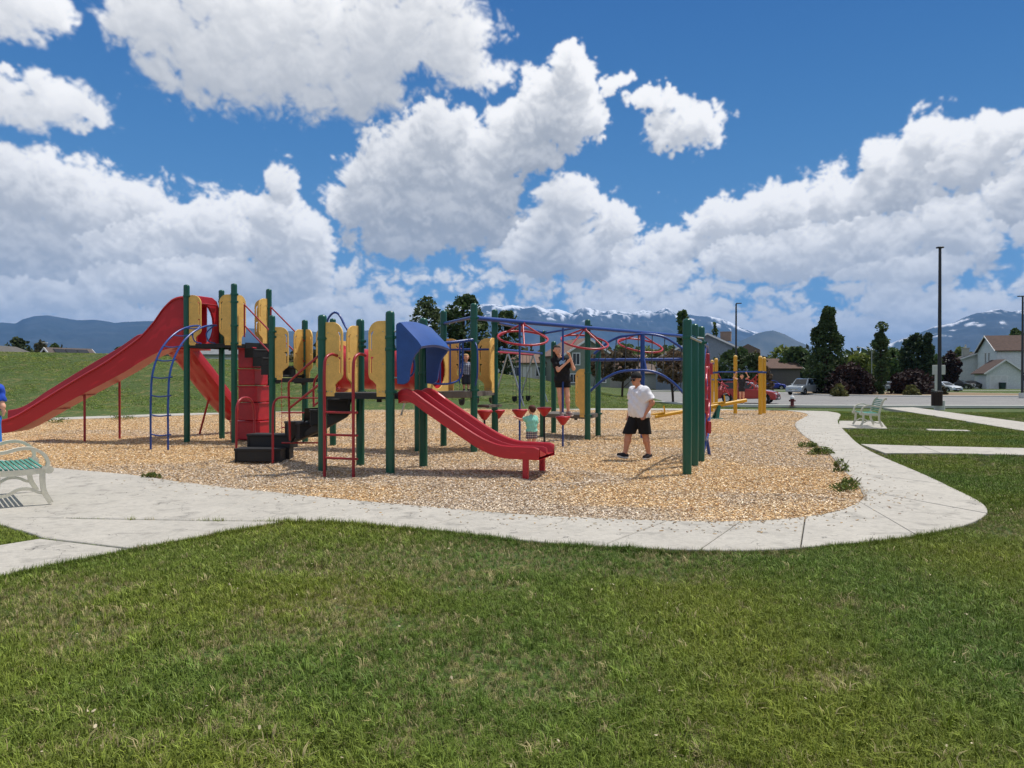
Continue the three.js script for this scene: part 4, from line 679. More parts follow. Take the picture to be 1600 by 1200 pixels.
// a house: width along x, gable ends face +-z (ridge along z) or, with side = true, ridge along x
function house(name, label, [x, y, z], turn, { w, dp, h, rise, wallHex, roofHex, side = false, over = 0.45, wins = [], doors = [], chimney, panels, extra }) {
  const t = thing(name, label, 'house', [x, y, z], undefined, turn);
  const gw = side ? dp : w, gl = side ? w : dp, rot = side ? Math.PI / 2 : 0;
  const body = plate([[-gw / 2, 0], [gw / 2, 0], [gw / 2, h], [0, h + rise], [-gw / 2, h]], gl, 0).rotateY(rot);
  part('wall', body, wall(wallHex), t);
  const sl = Math.hypot(gw / 2 + over, rise * (gw / 2 + over) / (gw / 2)), a = Math.atan2(rise, gw / 2);
  for (const s of [-1, 1]) {
    const rf = part('roof', box(sl, 0.16, gl + over * 2).translate(-sl / 2 * s, 0, 0).rotateZ(-s * -a * 1).translate(0, h + rise + 0.12, 0).rotateY(rot), roofM(roofHex), t);
    void rf;
  }
  for (const s of [-1, 1]) for (const e of [-1, 1]) part('fascia', box(sl + 0.02, 0.24, 0.06).translate(-sl / 2 * s, 0, 0).rotateZ(s * a).translate(0, h + rise + 0.06, e * (gl / 2 + over + 0.035)).rotateY(rot), M.white, t);
  const face = { front: [0, dp / 2], back: [Math.PI, dp / 2], right: [Math.PI / 2, w / 2], left: [-Math.PI / 2, w / 2] };
  for (const [f, u, v, ww, hh] of wins) { const [an, off] = face[f], place = (g) => g.translate(u, v, off).rotateY(an); const win = part('window', place(merge([box(ww + 0.24, 0.12, 0.09, 0, hh / 2 + 0.06, 0.02), box(ww + 0.24, 0.12, 0.11, 0, -hh / 2 - 0.06, 0.02), box(0.12, hh, 0.09, -ww / 2 - 0.06, 0, 0.02), box(0.12, hh, 0.09, ww / 2 + 0.06, 0, 0.02), box(0.06, hh, 0.06, 0, 0, 0.02)])), M.white, t); part('pane', place(box(ww, hh, 0.03)), M.glass, win); }
  for (const [f, u, ww, hh, hex] of doors) { const [an, off] = face[f], place = (g) => g.translate(u, hh / 2, off).rotateY(an); const dr = part(ww > 2 ? 'garage_door' : 'door', place(merge([box(ww, hh, 0.06)])), wall(hex), t); part('door_frame', place(merge([box(ww + 0.24, 0.12, 0.1, 0, hh / 2 + 0.06, 0), box(0.12, hh, 0.1, -ww / 2 - 0.06, 0, 0), box(0.12, hh, 0.1, ww / 2 + 0.06, 0, 0)])), M.white, dr); }
  if (chimney) part('chimney', merge([box(chimney[3], chimney[2], chimney[3], chimney[0], chimney[4] ?? h + rise * 0.6, chimney[1]), box(chimney[3] + 0.2, 0.15, chimney[3] + 0.2, chimney[0], (chimney[4] ?? h + rise * 0.6) + chimney[2] / 2, chimney[1]), new THREE.CylinderGeometry(0.14, 0.14, 0.7, 8).translate(chimney[0], (chimney[4] ?? h + rise * 0.6) + chimney[2] / 2 + 0.35, chimney[1])]), wall(chimney[5] ?? wallHex), t);
  if (panels) for (let i = 0; i < panels; i++) for (let j = 0; j < 2; j++) part('solar_panel', box(sl * 0.36, 0.05, 1.5).translate(sl * (0.3 + j * 0.4), 0.14, (i - (panels - 1) / 2) * 1.6).rotateZ(-a).translate(0, h + rise + 0.12, 0).rotateY(rot), mat(0x11151f, 0.2), t);
  extra?.(t);
  return t;
}
const hb = (px, d) => { const x = X(px, d); return [x, height(x, -d) - 0.15, -d]; };
house('house', 'low grey roofed house at the far left edge behind the grassy rise', hb(-6, 104), 0.1, { w: 10, dp: 9, h: 1.6, rise: 1.9, wallHex: 0x9a958c, roofHex: 0x6a6762, side: false });
house('house', 'small house with a white trimmed gable and brown roof at the far left', hb(52, 112), 0.0, { w: 5.2, dp: 8, h: 1.7, rise: 1.3, wallHex: 0x8f979c, roofHex: 0x6d5448 });
house('house', 'brown roofed house behind the white trimmed gable', hb(35, 124), 0.15, { w: 12, dp: 8, h: 2.2, rise: 1.5, wallHex: 0x9b9186, roofHex: 0x5d4a42, side: true });
house('house', 'beige gabled house with dark roof panels behind the tall slide', hb(107, 108), -0.55, { w: 5.0, dp: 5.6, h: 1.6, rise: 1.7, wallHex: 0xb0aea0, roofHex: 0x6d625c, wins: [['front', 0, 1.3, 1.6, 0.7]], panels: 3 });
house('house', 'long pale grey building seen beneath the high deck', hb(346, 100), 0.1, { w: 12, dp: 8, h: 2.0, rise: 1.2, wallHex: 0xc9ccca, roofHex: 0x8d9194, side: true, wins: [['front', -4.2, 0.9, 0.8, 1.2]], doors: [['front', 1.8, 4.4, 1.5, 0xe4e4e2]] });
house('house', 'white house with brown roof behind the swings', hb(830, 112), 0.05, { w: 9.5, dp: 8, h: 2.6, rise: 1.5, wallHex: 0xdedad2, roofHex: 0x8a6f60, side: true, wins: [['front', 1.2, 1.4, 1.6, 1.2], ['front', -2.6, 1.4, 1.2, 1.2]], doors: [['front', -0.8, 1.0, 1.9, 0xf0efec]] });
house('house', 'tall grey green house with brown gable roof behind the girl', hb(899, 106), 0.28, { w: 6.4, dp: 9, h: 4.2, rise: 2.0, wallHex: 0x8d9488, roofHex: 0x8b7064, wins: [['front', -1.6, 3.6, 0.9, 1.4], ['front', -2.0, 1.1, 0.8, 1.0], ['front', 1.9, 1.1, 1.2, 1.0]], chimney: [0.6, -1, 2.0, 0.9] });
house('house', 'brown roofed house with a small white trimmed gable behind the rope bridge', hb(950, 132), -0.05, { w: 12, dp: 8, h: 3.2, rise: 2.2, wallHex: 0xb9b4aa, roofHex: 0x84695c, side: true });
house('house', 'pale low house behind the young trees', hb(1040, 128), 0, { w: 12, dp: 8, h: 2.6, rise: 1.4, wallHex: 0xc7c8c4, roofHex: 0x7a6a60, side: true });
house('house', 'blue grey house with long sloping gable, brown roof and rooftop cooler', hb(1112, 118), -0.35, { w: 15, dp: 11, h: 4.6, rise: 3.6, wallHex: 0x8995a3, roofHex: 0x9a7462, extra: (t) => { part('cooler', merge([box(1.5, 1.3, 1.3, 2.2, 8.0, 1.5), box(1.6, 0.1, 1.4, 2.2, 8.7, 1.5)]), wall(0x9a8f84), t); part('dormer', plate([[-1.6, 0], [1.6, 0], [1.6, 1.6], [0, 2.4], [-1.6, 1.6]], 2.4, 0).translate(5.6, 4.3, 5.0), wall(0x6f6258), t); } });
house('house', 'low brown roofed house right of the blue grey house', hb(1196, 128), 0.1, { w: 8, dp: 8, h: 3.4, rise: 1.5, wallHex: 0x6a635d, roofHex: 0x6c5449, side: true });
house('garage', 'plain grey garage behind the dark parked car', hb(1217, 138), 0.0, { w: 4.4, dp: 6, h: 3.6, rise: 0.6, wallHex: 0x8e8f90, roofHex: 0x77726c });
house('house', 'small pale gabled house left of the chimney', hb(1500, 152), 0.15, { w: 8.5, dp: 8, h: 4.0, rise: 1.6, wallHex: 0xa9b0b2, roofHex: 0x8a8984, wins: [['front', 1.8, 2.1, 1.0, 1.6], ['front', 3.2, 2.1, 0.9, 1.6]] });
house('house', 'light grey house with tall chimney and dark roofline', hb(1546, 146), -0.35, { w: 11, dp: 9, h: 5.4, rise: 2.0, wallHex: 0xd8dcda, roofHex: 0x4a433f, wins: [['front', 1.0, 3.6, 0.9, 1.5], ['front', 2.4, 3.6, 0.9, 1.5]], chimney: [-4.6, 3.6, 7.4, 1.1, 3.7, 0xc0bfb4] });
house('house', 'white two storey house with arched window and brown roof at the right edge', hb(1602, 136), -0.25, { w: 12, dp: 10, h: 6.6, rise: 2.6, wallHex: 0xe9eef0, roofHex: 0x5a463e, side: true, wins: [['left', 1.2, 5.0, 0.7, 2.6], ['left', -0.6, 5.2, 0.7, 2.2], ['front', -2.0, 1.9, 1.2, 0.9]] });
house('garage', 'white single garage wing with brown sloping roof beside the white house', hb(1560, 130), -0.25, { w: 5.4, dp: 6, h: 2.8, rise: 2.0, wallHex: 0xe4e8e8, roofHex: 0x5a463e, doors: [['front', -0.9, 2.4, 2.2, 0xe8e8e6]] });

// ---------------------------------------------------------------- benches
function bench(label, [x, z], turn) { // faces +x in its own axes, length along z
  const t = thing('park_bench', label, 'bench', [x, 0.03, z], 'cream metal park benches', turn);
  const flatBar = (pts, wd = 0.06, th = 0.028) => { const c = new THREE.CatmullRomCurve3(pts.map(([a, b]) => V(a, b, 0)), false, 'catmullrom', 0.5), rows = []; for (let i = 0; i <= 28; i++) { const p = c.getPoint(i / 28), q = c.getTangent(i / 28), n = V(-q.y, q.x, 0).multiplyScalar(th); rows.push([V(p.x + n.x, p.y + n.y, -wd / 2), V(p.x + n.x, p.y + n.y, wd / 2), V(p.x - n.x, p.y - n.y, wd / 2), V(p.x - n.x, p.y - n.y, -wd / 2)]); } return sweep(rows, 0.6); };
  for (const z0 of [-0.7, 0.7]) {
    const f = part('end_frame', flatBar([[-0.02, 0.43], [-0.02, 0.25], [-0.06, 0.12], [-0.12, 0]], 0.06, 0.03).translate(0, 0, z0), M.cream, t);
    const put2 = (n, g) => part(n, g.translate(0, 0, z0), M.cream, f);
    put2('front_leg', flatBar([[0.46, 0.44], [0.46, 0.28], [0.48, 0.14], [0.55, 0]], 0.06, 0.03));
    put2('arm', flatBar([[-0.1, 0.66], [0.05, 0.66], [0.22, 0.7], [0.36, 0.69], [0.47, 0.62], [0.52, 0.52], [0.5, 0.45], [0.45, 0.45]], 0.075, 0.02));
    put2('seat_rail', flatBar([[-0.05, 0.4], [0.2, 0.4], [0.42, 0.41], [0.54, 0.42]], 0.05, 0.035));
    put2('stretcher', flatBar([[-0.04, 0.12], [0.08, 0.13], [0.2, 0.19], [0.32, 0.19], [0.42, 0.14], [0.48, 0.13]], 0.04, 0.018));
    put2('back_post', flatBar([[-0.02, 0.42], [-0.06, 0.6], [-0.12, 0.8], [-0.2, 0.92], [-0.25, 0.9]], 0.06, 0.026));
    put2('scroll', new THREE.CylinderGeometry(0.05, 0.05, 0.07, 16).rotateX(Math.PI / 2).translate(0.53, 0.42, 0));
  }
  for (let i = 0; i < 9; i++) part('seat_slat', rbox(0.035, 0.018, 1.38, 0.006, 0.02 + i * 0.056, 0.445 - 0.012 * Math.sin(i / 8 * Math.PI), 0), M.mint, t);
  for (let i = 0; i < 7; i++) part('back_slat', rbox(0.018, 0.036, 1.38, 0.006, -0.045 - i * 0.02, 0.52 + i * 0.058, 0), M.mint, t);
  return t;
}
// turn: own +x to the facing direction (fx, fz)
bench('cream bench with green slats on the walk at the left edge', [-6.72, -10.1], -Math.atan2(-0.61, 0.79));
bench('cream bench with green slats on its own pad near the street', [X(1366, 26.2), -26.2], Math.PI - 0.25);

// ---------------------------------------------------------------- cars
const paintOf = {}; const carPaint = (hex) => paintOf[hex] ??= new THREE.MeshPhysicalMaterial({ color: hex, roughness: 0.35, metalness: 0.25, clearcoat: 1, clearcoatRoughness: 0.06 });
const chrome = mat(0xb9bcc0, 0.2, { metalness: 0.9 }), lens = mat(0xd9dde0, 0.12), redLens = mat(0x7a1015, 0.2);
const tyreG = new THREE.LatheGeometry([[0.2, -0.1], [0.3, -0.105], [0.335, -0.08], [0.34, 0], [0.335, 0.08], [0.3, 0.105], [0.2, 0.1]].map((q) => new THREE.Vector2(...q)), 24).rotateX(Math.PI / 2), rimG = merge([new THREE.CylinderGeometry(0.215, 0.215, 0.16, 20).rotateX(Math.PI / 2), ...[0, 1, 2, 3, 4].map((k) => box(0.055, 0.2, 0.19, 0, 0.11, 0).rotateZ(k * 1.2566))]);
function car(name, label, [x, y, z], turn, hex, kind) { // nose along +x
  const t = thing(name, label, 'car', [x, y, z], 'cars on the street', turn), K = {
    suv: { L: 4.9, W: 1.95, k: 1.06, belt: 1.08, low: 0.32, body: [[-2.42, 0.5], [-2.4, 0.98], [-2.3, 1.1], [1.0, 1.1], [1.45, 1.06], [2.2, 0.98], [2.38, 0.86], [2.44, 0.55], [2.36, 0.34], [-2.36, 0.36]], cab: [[-2.28, 1.08], [-2.1, 1.72], [-1.9, 1.84], [0.1, 1.86], [0.42, 1.78], [1.12, 1.08]], wheels: [1.5, -1.45], r: 1.1 },
    cross: { L: 4.4, W: 1.85, body: [[-2.16, 0.52], [-2.14, 0.95], [-2.0, 1.04], [0.85, 1.02], [1.3, 0.98], [1.95, 0.86], [2.14, 0.7], [2.18, 0.45], [2.1, 0.28], [-2.1, 0.3]], cab: [[-2.0, 1.02], [-1.75, 1.44], [-1.3, 1.6], [-0.2, 1.62], [0.3, 1.5], [1.05, 1.0]], wheels: [1.34, -1.3], r: 1.02 },
    sedan: { L: 4.6, W: 1.82, body: [[-2.28, 0.5], [-2.25, 0.88], [-2.1, 0.96], [0.95, 0.94], [1.4, 0.9], [2.05, 0.78], [2.24, 0.62], [2.27, 0.42], [2.2, 0.26], [-2.2, 0.28]], cab: [[-1.75, 0.94], [-1.2, 1.34], [-0.7, 1.44], [0.0, 1.44], [0.4, 1.35], [1.15, 0.92]], wheels: [1.4, -1.36], r: 0.96 },
    hatch: { L: 4.0, W: 1.75, body: [[-1.95, 0.48], [-1.93, 0.92], [-1.8, 1.0], [0.75, 0.98], [1.2, 0.92], [1.75, 0.8], [1.93, 0.62], [1.96, 0.42], [1.88, 0.28], [-1.9, 0.3]], cab: [[-1.85, 0.98], [-1.6, 1.36], [-1.2, 1.5], [0, 1.52], [0.4, 1.42], [1.0, 0.96]], wheels: [1.2, -1.2], r: 0.96 },
  }[kind];
  const W2 = K.W, wr = 0.34 * K.r, p = carPaint(hex), body = new THREE.Shape();
  const bs = K.body; body.moveTo(...bs[bs.length - 1]);
  bs.slice(0, -1).forEach((q) => body.lineTo(...q));
  const under = 0.32; // wheel arches
  for (const wx of K.wheels) { body.lineTo(wx + wr + 0.09, under); body.absarc(wx, wr - 0.02, wr + 0.08, 0.1, Math.PI - 0.1, false); }
  body.lineTo(...bs[bs.length - 1]);
  part('body', new THREE.ExtrudeGeometry(body, { depth: W2 - 0.2, bevelEnabled: true, bevelSize: 0.06, bevelThickness: 0.1, bevelSegments: 3, curveSegments: 10, bevelOffset: -0.05 }).translate(0, 0, -(W2 - 0.2) / 2), p, t);
  // cabin narrows towards the roof
  const cabRow = (inset, s = 1) => K.cab.map(([a, b]) => [a, b]);
  const yr = Math.max(...K.cab.map((q) => q[1])), yb = K.cab[0][1] - 0.04, ww = (b) => W2 / 2 - 0.06 - 0.2 * clamp((b - yb) / (yr - yb));
  const rowsC = [-1, 1].map((s) => K.cab.map(([a, b]) => V(a, b, s * ww(b))));
  part('cabin', sweep([rowsC[0], rowsC[0].map((v) => v.clone().setZ(v.z * 0.5)), rowsC[1].map((v) => v.clone().setZ(v.z * 0.5)), rowsC[1]], 0.5), p, t);
  const c = K.cab, mid = (q, r, f) => [lerp(q[0], r[0], f), lerp(q[1], r[1], f)], n = c.length;
  for (const s of [-1, 1]) { // side glass in two panes
    const glassTop = yr - 0.1, bx0 = c[0][0] + 0.3, bx1 = c[n - 1][0] - 0.28, tx0 = c[1][0] + 0.28, tx1 = c[n - 2][0] - 0.1, split = (bx0 + bx1) / 2 - 0.05;
    for (const q of [[[bx0, yb + 0.1], [split - 0.05, yb + 0.1], [split - 0.05, glassTop], [tx0, glassTop]], [[split + 0.05, yb + 0.1], [bx1, yb + 0.1], [tx1, glassTop], [split + 0.05, glassTop]]]) {
      const rowA = q.map(([a, b]) => V(a, b, s * (ww(b) + 0.012))), rowB = q.map(([a, b]) => V(a, b, s * (ww(b) - 0.03)));
      part('side_window', sweep(s > 0 ? [rowB, rowA] : [rowA, rowB], 0.3), M.glass, t);
    }
    part('mirror', rbox(0.12, 0.12, 0.18, 0.03, bx1 - 0.05, yb + 0.16, s * (W2 / 2 + 0.06)), p, t);
    part('headlight', rbox(0.2, 0.14, 0.36, 0.04, bs[6][0] - 0.06, bs[6][1] + 0.02, s * (W2 / 2 - 0.27)), lens, t);
    part('tail_light', rbox(0.08, 0.26, 0.22, 0.03, bs[1][0] + 0.02, bs[1][1] - 0.12, s * (W2 / 2 - 0.2)), redLens, t);
    for (const dx of [0.15, -0.85]) part('door_handle', rbox(0.16, 0.03, 0.03, 0.01, dx, yb - 0.08, s * (W2 / 2 + 0.005)), p, t);
    for (const wx of K.wheels) { const wh = part('wheel', tyreG, M.rubber, t); wh.position.set(wx, wr, s * (W2 / 2 - 0.12)); wh.scale.setScalar(K.r); part('rim', rimG, chrome, wh); }
  }
  const screen = (q, r, f0, f1, out) => { const a = mid(q, r, f0), b = mid(q, r, f1), rowA = [], e = 0.12; for (const [v, o] of [[a, 1], [b, 1], [b, -1], [a, -1]]) rowA.push(V(v[0] + out, v[1] + 0.012, o * (ww(v[1]) - e))); return sweep([rowA.map((v) => v.clone().add(V(-out * 2.5, -0.02, 0))), rowA], 0.3); };
  part('windscreen', screen(c[n - 1], c[n - 2], 0.1, 0.95, 0.02), M.glass, t);
  part('rear_window', screen(c[0], c[1], 0.2, 0.92, -0.02), M.glass, t);
  part('grille', rbox(0.08, 0.16, W2 - 0.9, 0.03, bs[7][0] - 0.03, bs[7][1] + 0.1, 0), kind === 'suv' ? chrome : M.black, t);
  part('bumper', rbox(0.14, 0.18, W2 - 0.16, 0.06, bs[7][0] - 0.05, bs[7][1] - 0.08, 0), kind === 'suv' ? p : M.black, t);
  part('number_plate', rbox(0.02, 0.12, 0.34, 0.005, bs[7][0] + 0.035, bs[7][1] - 0.02, 0), M.white, t);
  return t;
}
const S = -0.19;
car('parked_car', 'red crossover parked at the kerb behind the yellow play posts', [X(1168, 57), S, -57], -0.5, 0x9c1520, 'cross');
car('parked_car', 'silver large vehicle facing the street beside the planted island', [X(1256, 88), S, -88], Math.PI + 0.75, 0xaab2b6, 'suv');
car('parked_car', 'small bright blue car parked on the far side of the street', [X(1207, 122), -0.12, -122], -0.15, 0x1531a0, 'hatch');
car('parked_car', 'dark grey car parked behind the bright blue one', [X(1237, 128), -0.12, -128], -0.3, 0x2b3134, 'sedan');
car('parked_car', 'white car half hidden by the waste bin under the tall lamp', [X(1473, 103), S, -103], -1.2, 0xc9ced2, 'sedan');
car('parked_car', 'black car with pale windscreen right of the tall lamp post', [X(1499, 128), -0.12, -128], -0.85, 0x0d0e12, 'cross');
car('parked_car', 'black low car parked by the light grey house', [X(1519, 131), -0.12, -131], -0.35, 0x0b0c10, 'sedan');
car('parked_car', 'grey car glimpsed between the slim tree and the burgundy bush', [X(1394, 106), S, -106], 0.9, 0x6f7678, 'sedan');

// ---------------------------------------------------------------- street furniture
function lamp(label, px, d, top, arm = 0) {
  const x = X(px, d), y0 = height(x, -d) - 0.02, H = Y(top, d) - y0, t = thing('street_lamp', label, 'lamp post', [x, y0, -d], 'dark lamp posts along the street');
  part('pole', bar(V(0, 0.5, 0), V(0, H - 0.05, 0), 0.12, 10, 0.08), M.darkPole, t);
  part('footing', new THREE.CylinderGeometry(0.3, 0.3, 0.6, 16).translate(0, 0.25, 0), M.pale, t);
  part('head', merge([rbox(arm ? 0.55 : 0.36, 0.09, 0.3, 0.03, arm * 0.28, H, 0), bar(V(0, H - 0.1, 0), V(arm * 0.1, H + 0.02, 0), 0.06)]), M.darkPole, t);
}
lamp('tall dark lamp post with a waste bin at its foot', 1468, 46.5, 387);
lamp('dark lamp post behind the green posts, with its head to the right', 1150, 82, 474, 1);
lamp('dark lamp post at the right edge in front of the white house', 1597.5, 72, 463, -0.6);
function cobra(label, px, d, top, dirx) { const x = X(px, d), y0 = height(x, -d) - 0.05, H = Y(top, d) - y0, t = thing('street_light', label, 'street light', [x, y0, -d]); part('pole', bar(V(0, 0, 0), V(0, H - 0.5, 0), 0.09, 8, 0.06), M.steel, t); part('arm', tube([V(0, H - 0.5, 0), V(dirx * 0.3, H - 0.2, 0), V(dirx * 1.8, H, 0)], 0.04, 12, 6), M.steel, t); part('head', rbox(0.7, 0.12, 0.25, 0.04, dirx * 2.0, H, 0), M.pale, t); }
cobra('pale curved street light left of the house with roof panels', 92, 116, 536, -1);
cobra('thin curved street light right of the tall pointed tree', 1362, 118, 543, -1);
{ // sign seen from behind, the bin, the hydrant
  const d = 47.5, x = X(1463, d), t = thing('sign_post', 'blank grey back of a sign on a pale post behind the lamp', 'sign', [x, -0.1, -d]);
  part('post', rbox(0.14, 2.1, 0.14, 0.02, 0, 0.95, 0), M.pale, t); part('board', rbox(0.8, 0.58, 0.04, 0.03, 0.14, 2.25, 0.02), M.pale, t);
  const db = 45.8, b = thing('waste_bin', 'dark brown slatted waste bin at the foot of the tall lamp', 'bin', [X(1464, db), 0, -db]);
  part('liner', new THREE.CylinderGeometry(0.26, 0.24, 0.78, 20).translate(0, 0.41, 0), M.black, b);
  for (let k = 0; k < 18; k++) { const a = k / 18 * 6.2832; part('slat', rbox(0.075, 0.82, 0.02, 0.006).translate(0, 0.43, 0.29).rotateY(a), mat(0x3b2a26, 0.8), b); }
  part('rim', new THREE.TorusGeometry(0.29, 0.03, 8, 24).rotateX(Math.PI / 2).translate(0, 0.86, 0), M.darkPole, b);
  const dh = 49.3, h = thing('fire_hydrant', 'dark red fire hydrant with a white top on the lawn edge', 'hydrant', [X(1238, dh), -0.14, -dh]), hr = paint(0x6e1c1a, 0.5);
  part('barrel', new THREE.LatheGeometry([[0.001, 0], [0.17, 0], [0.17, 0.04], [0.11, 0.06], [0.105, 0.42], [0.13, 0.43], [0.13, 0.48], [0.001, 0.48]].map((q) => new THREE.Vector2(...q)), 18), hr, h);
  part('bonnet', new THREE.LatheGeometry([[0.14, 0.48], [0.14, 0.52], [0.12, 0.6], [0.07, 0.66], [0.03, 0.68], [0.03, 0.73], [0.001, 0.74]].map((q) => new THREE.Vector2(...q)), 18), M.white, h);
  for (const [dx, dz] of [[1, 0], [-1, 0], [0, 1]]) part('outlet', bar(V(dx * 0.08, 0.36, dz * 0.08), V(dx * 0.2, 0.36, dz * 0.2), 0.055, 10), hr, h);
  const wb = thing('wheelie_bin', 'dark green wheeled bin beside the white house wall', 'bin', [X(1566, 127), -0.1, -127]); part('body', plate([[-0.32, 0], [0.32, 0], [0.38, 1.0], [-0.38, 1.0]], 0.75, 0.03), mat(0x17332a, 0.6), wb); part('lid', rbox(0.84, 0.1, 0.86, 0.03, 0, 1.06, 0), mat(0x14291f, 0.6), wb);
}
// ---------------------------------------------------------------- swing set beyond the decks
{
  const L = V(-4.0, 0, -34), Rr = V(1.25, 0, -46), dv = Rr.clone().sub(L).normalize(), nv = V(-dv.z, 0, dv.x), H = 3.02;
  const t = thing('swing_set', 'long swing set with red top bar and grey slanting legs beyond the decks', 'swings', [L.x, 0, L.z]), putS = (n, g, m, p = t) => part(n, g.translate(-L.x, 0, -L.z), m, p);
  putS('top_bar', merge([bar(V(L.x, H, L.z), V(Rr.x, H, Rr.z), 0.06)]), M.redRing);
  for (const f of [0, 0.72, 1]) for (const s of [-1, 1]) { const p = L.clone().lerp(Rr, f); putS('leg', merge([bar(V(p.x + nv.x * s * 1.0, -0.1, p.z + nv.z * s * 1.0), V(p.x, H, p.z), 0.05)]), M.steel); }
  for (const f of [0.12, 0.3, 0.42, 0.56, 0.79, 0.86, 0.94]) {
    const p = L.clone().lerp(Rr, f), g = new THREE.Group(); g.name = 'swing'; t.add(g);
    for (const s of [-0.2, 0.2]) putS('chain', merge([bar(V(p.x + dv.x * s * 1.3, H, p.z + dv.z * s * 1.3), V(p.x + dv.x * s, 0.62, p.z + dv.z * s), 0.012, 6)]), M.chain, g);
    putS('seat', merge([tube([V(p.x - dv.x * 0.2, 0.62, p.z - dv.z * 0.2), V(p.x - dv.x * 0.15, 0.4, p.z - dv.z * 0.15), V(p.x, 0.36, p.z), V(p.x + dv.x * 0.15, 0.4, p.z + dv.z * 0.15), V(p.x + dv.x * 0.2, 0.62, p.z + dv.z * 0.2)], 0.05, 16, 8)]), M.rubber, g);
    putS('back', new THREE.CylinderGeometry(0.16, 0.13, 0.24, 12, 1, true).translate(p.x, 0.5, p.z), M.rubber, g);
  }
}
// ---------------------------------------------------------------- yellow climbing station and seesaw on the right
{
  const Yp = { a: [1112.5, 38.4, 2.5], b: [1119, 37, 2.55], c: [1149, 36, 2.66], d: [1188, 35, 2.6], e: [1194, 36.2, 2.58] }, o = V(X(1150, 36), 0, -36);
  const t = thing('climbing_frame', 'yellow posted climbing frame with blue bars and red net near the street', 'climbing frame', [o.x, 0, o.z]), putY = (n, g, m, p = t) => part(n, g.translate(-o.x, 0, -o.z), m, p), at2 = {};
  for (const [k, [px, d, h]] of Object.entries(Yp)) { at2[k] = V(X(px, d), 0, -d); const p = putY('post', postGeo(h, 0.085).translate(X(px, d), 0, -d), M.yellowPost); putY('cap', new THREE.SphereGeometry(0.086, 14, 8, 0, 6.2832, 0, 1.57).translate(X(px, d), h - 0.05, -d), M.tan, p); putY('clamp', new THREE.CylinderGeometry(0.098, 0.098, 0.09, 14).translate(X(px, d), 1.9, -d), M.blue, p); }
  const hi = (k, y) => at2[k].clone().setY(y);
  for (const [a, b, y] of [['b', 'c', 1.92], ['c', 'd', 1.92], ['b', 'c', 1.56], ['d', 'e', 1.92], ['a', 'b', 2.35], ['a', 'b', 1.56]]) putY('bar', merge([bar(hi(a, y), hi(b, y), 0.035)]), M.blue);
  const net = new THREE.Group(); net.name = 'net'; t.add(net);
  const rope = (a, b) => putY('rope', merge([bar(a, b, 0.022, 6)]), M.redRing, net), q = (px, py, d) => V(X(px, d), Y(py, d), -d);
  for (const [x0, y0, x1, y1] of [[1121, 582, 1140, 618], [1121, 596, 1138, 604], [1128, 596, 1126, 610], [1133, 604, 1130, 612], [1140, 618, 1128, 604]]) rope(q(x0, y0, 37), q(x1, y1, 36.5));
  for (const [x0, y0, x1, y1] of [[1186, 583, 1168, 601], [1186, 590, 1172, 606], [1182, 586, 1178, 608], [1176, 592, 1184, 606], [1166, 592, 1186, 600]]) rope(q(x0, y0, 35), q(x1, y1, 35.6));
  // seesaw
  const s = thing('seesaw', 'long yellow seesaw on a green pivot, its left end down', 'seesaw', [X(1096, 31.5), 0, -31.5]), oz = V(X(1096, 31.5), 0, -31.5), putZ = (n, g, m) => part(n, g.translate(-oz.x, 0, -oz.z), m, s);
  const e0 = V(X(1024, 31), 0.1, -31), e1 = V(X(1166, 32), 0.72, -32);
  putZ('beam', merge([bar(e0, e1, 0.075, 12)]), M.yellowPost);
  putZ('pivot', merge([bar(V(X(1117, 31.6), -0.1, -31.3), V(X(1124, 31.6), 0.5, -31.6), 0.07), bar(V(X(1117, 31.6), -0.1, -32.0), V(X(1124, 31.6), 0.5, -31.6), 0.07), rbox(0.5, 0.08, 0.9, 0.02, X(1117, 31.6), -0.02, -31.65)]), M.green);
  for (const f of [0.1, 0.76]) { const p = e0.clone().lerp(e1, f); putZ('handle', tube([p.clone().add(V(0, 0, 0.02)), p.clone().add(V(-0.02, 0.22, 0.05)), p.clone().add(V(-0.06, 0.36, 0.1))], 0.03, 8, 8), M.yellowPost); putZ('seat', rbox(0.5, 0.05, 0.24, 0.02).rotateZ(0.16).translate(p.x - 0.3, p.y + 0.05, p.z), M.yellowPost); }
}

// ---------------------------------------------------------------- people
const skinA = mat(0xc4886a, 0.6), skinB = mat(0xdfa588, 0.6);
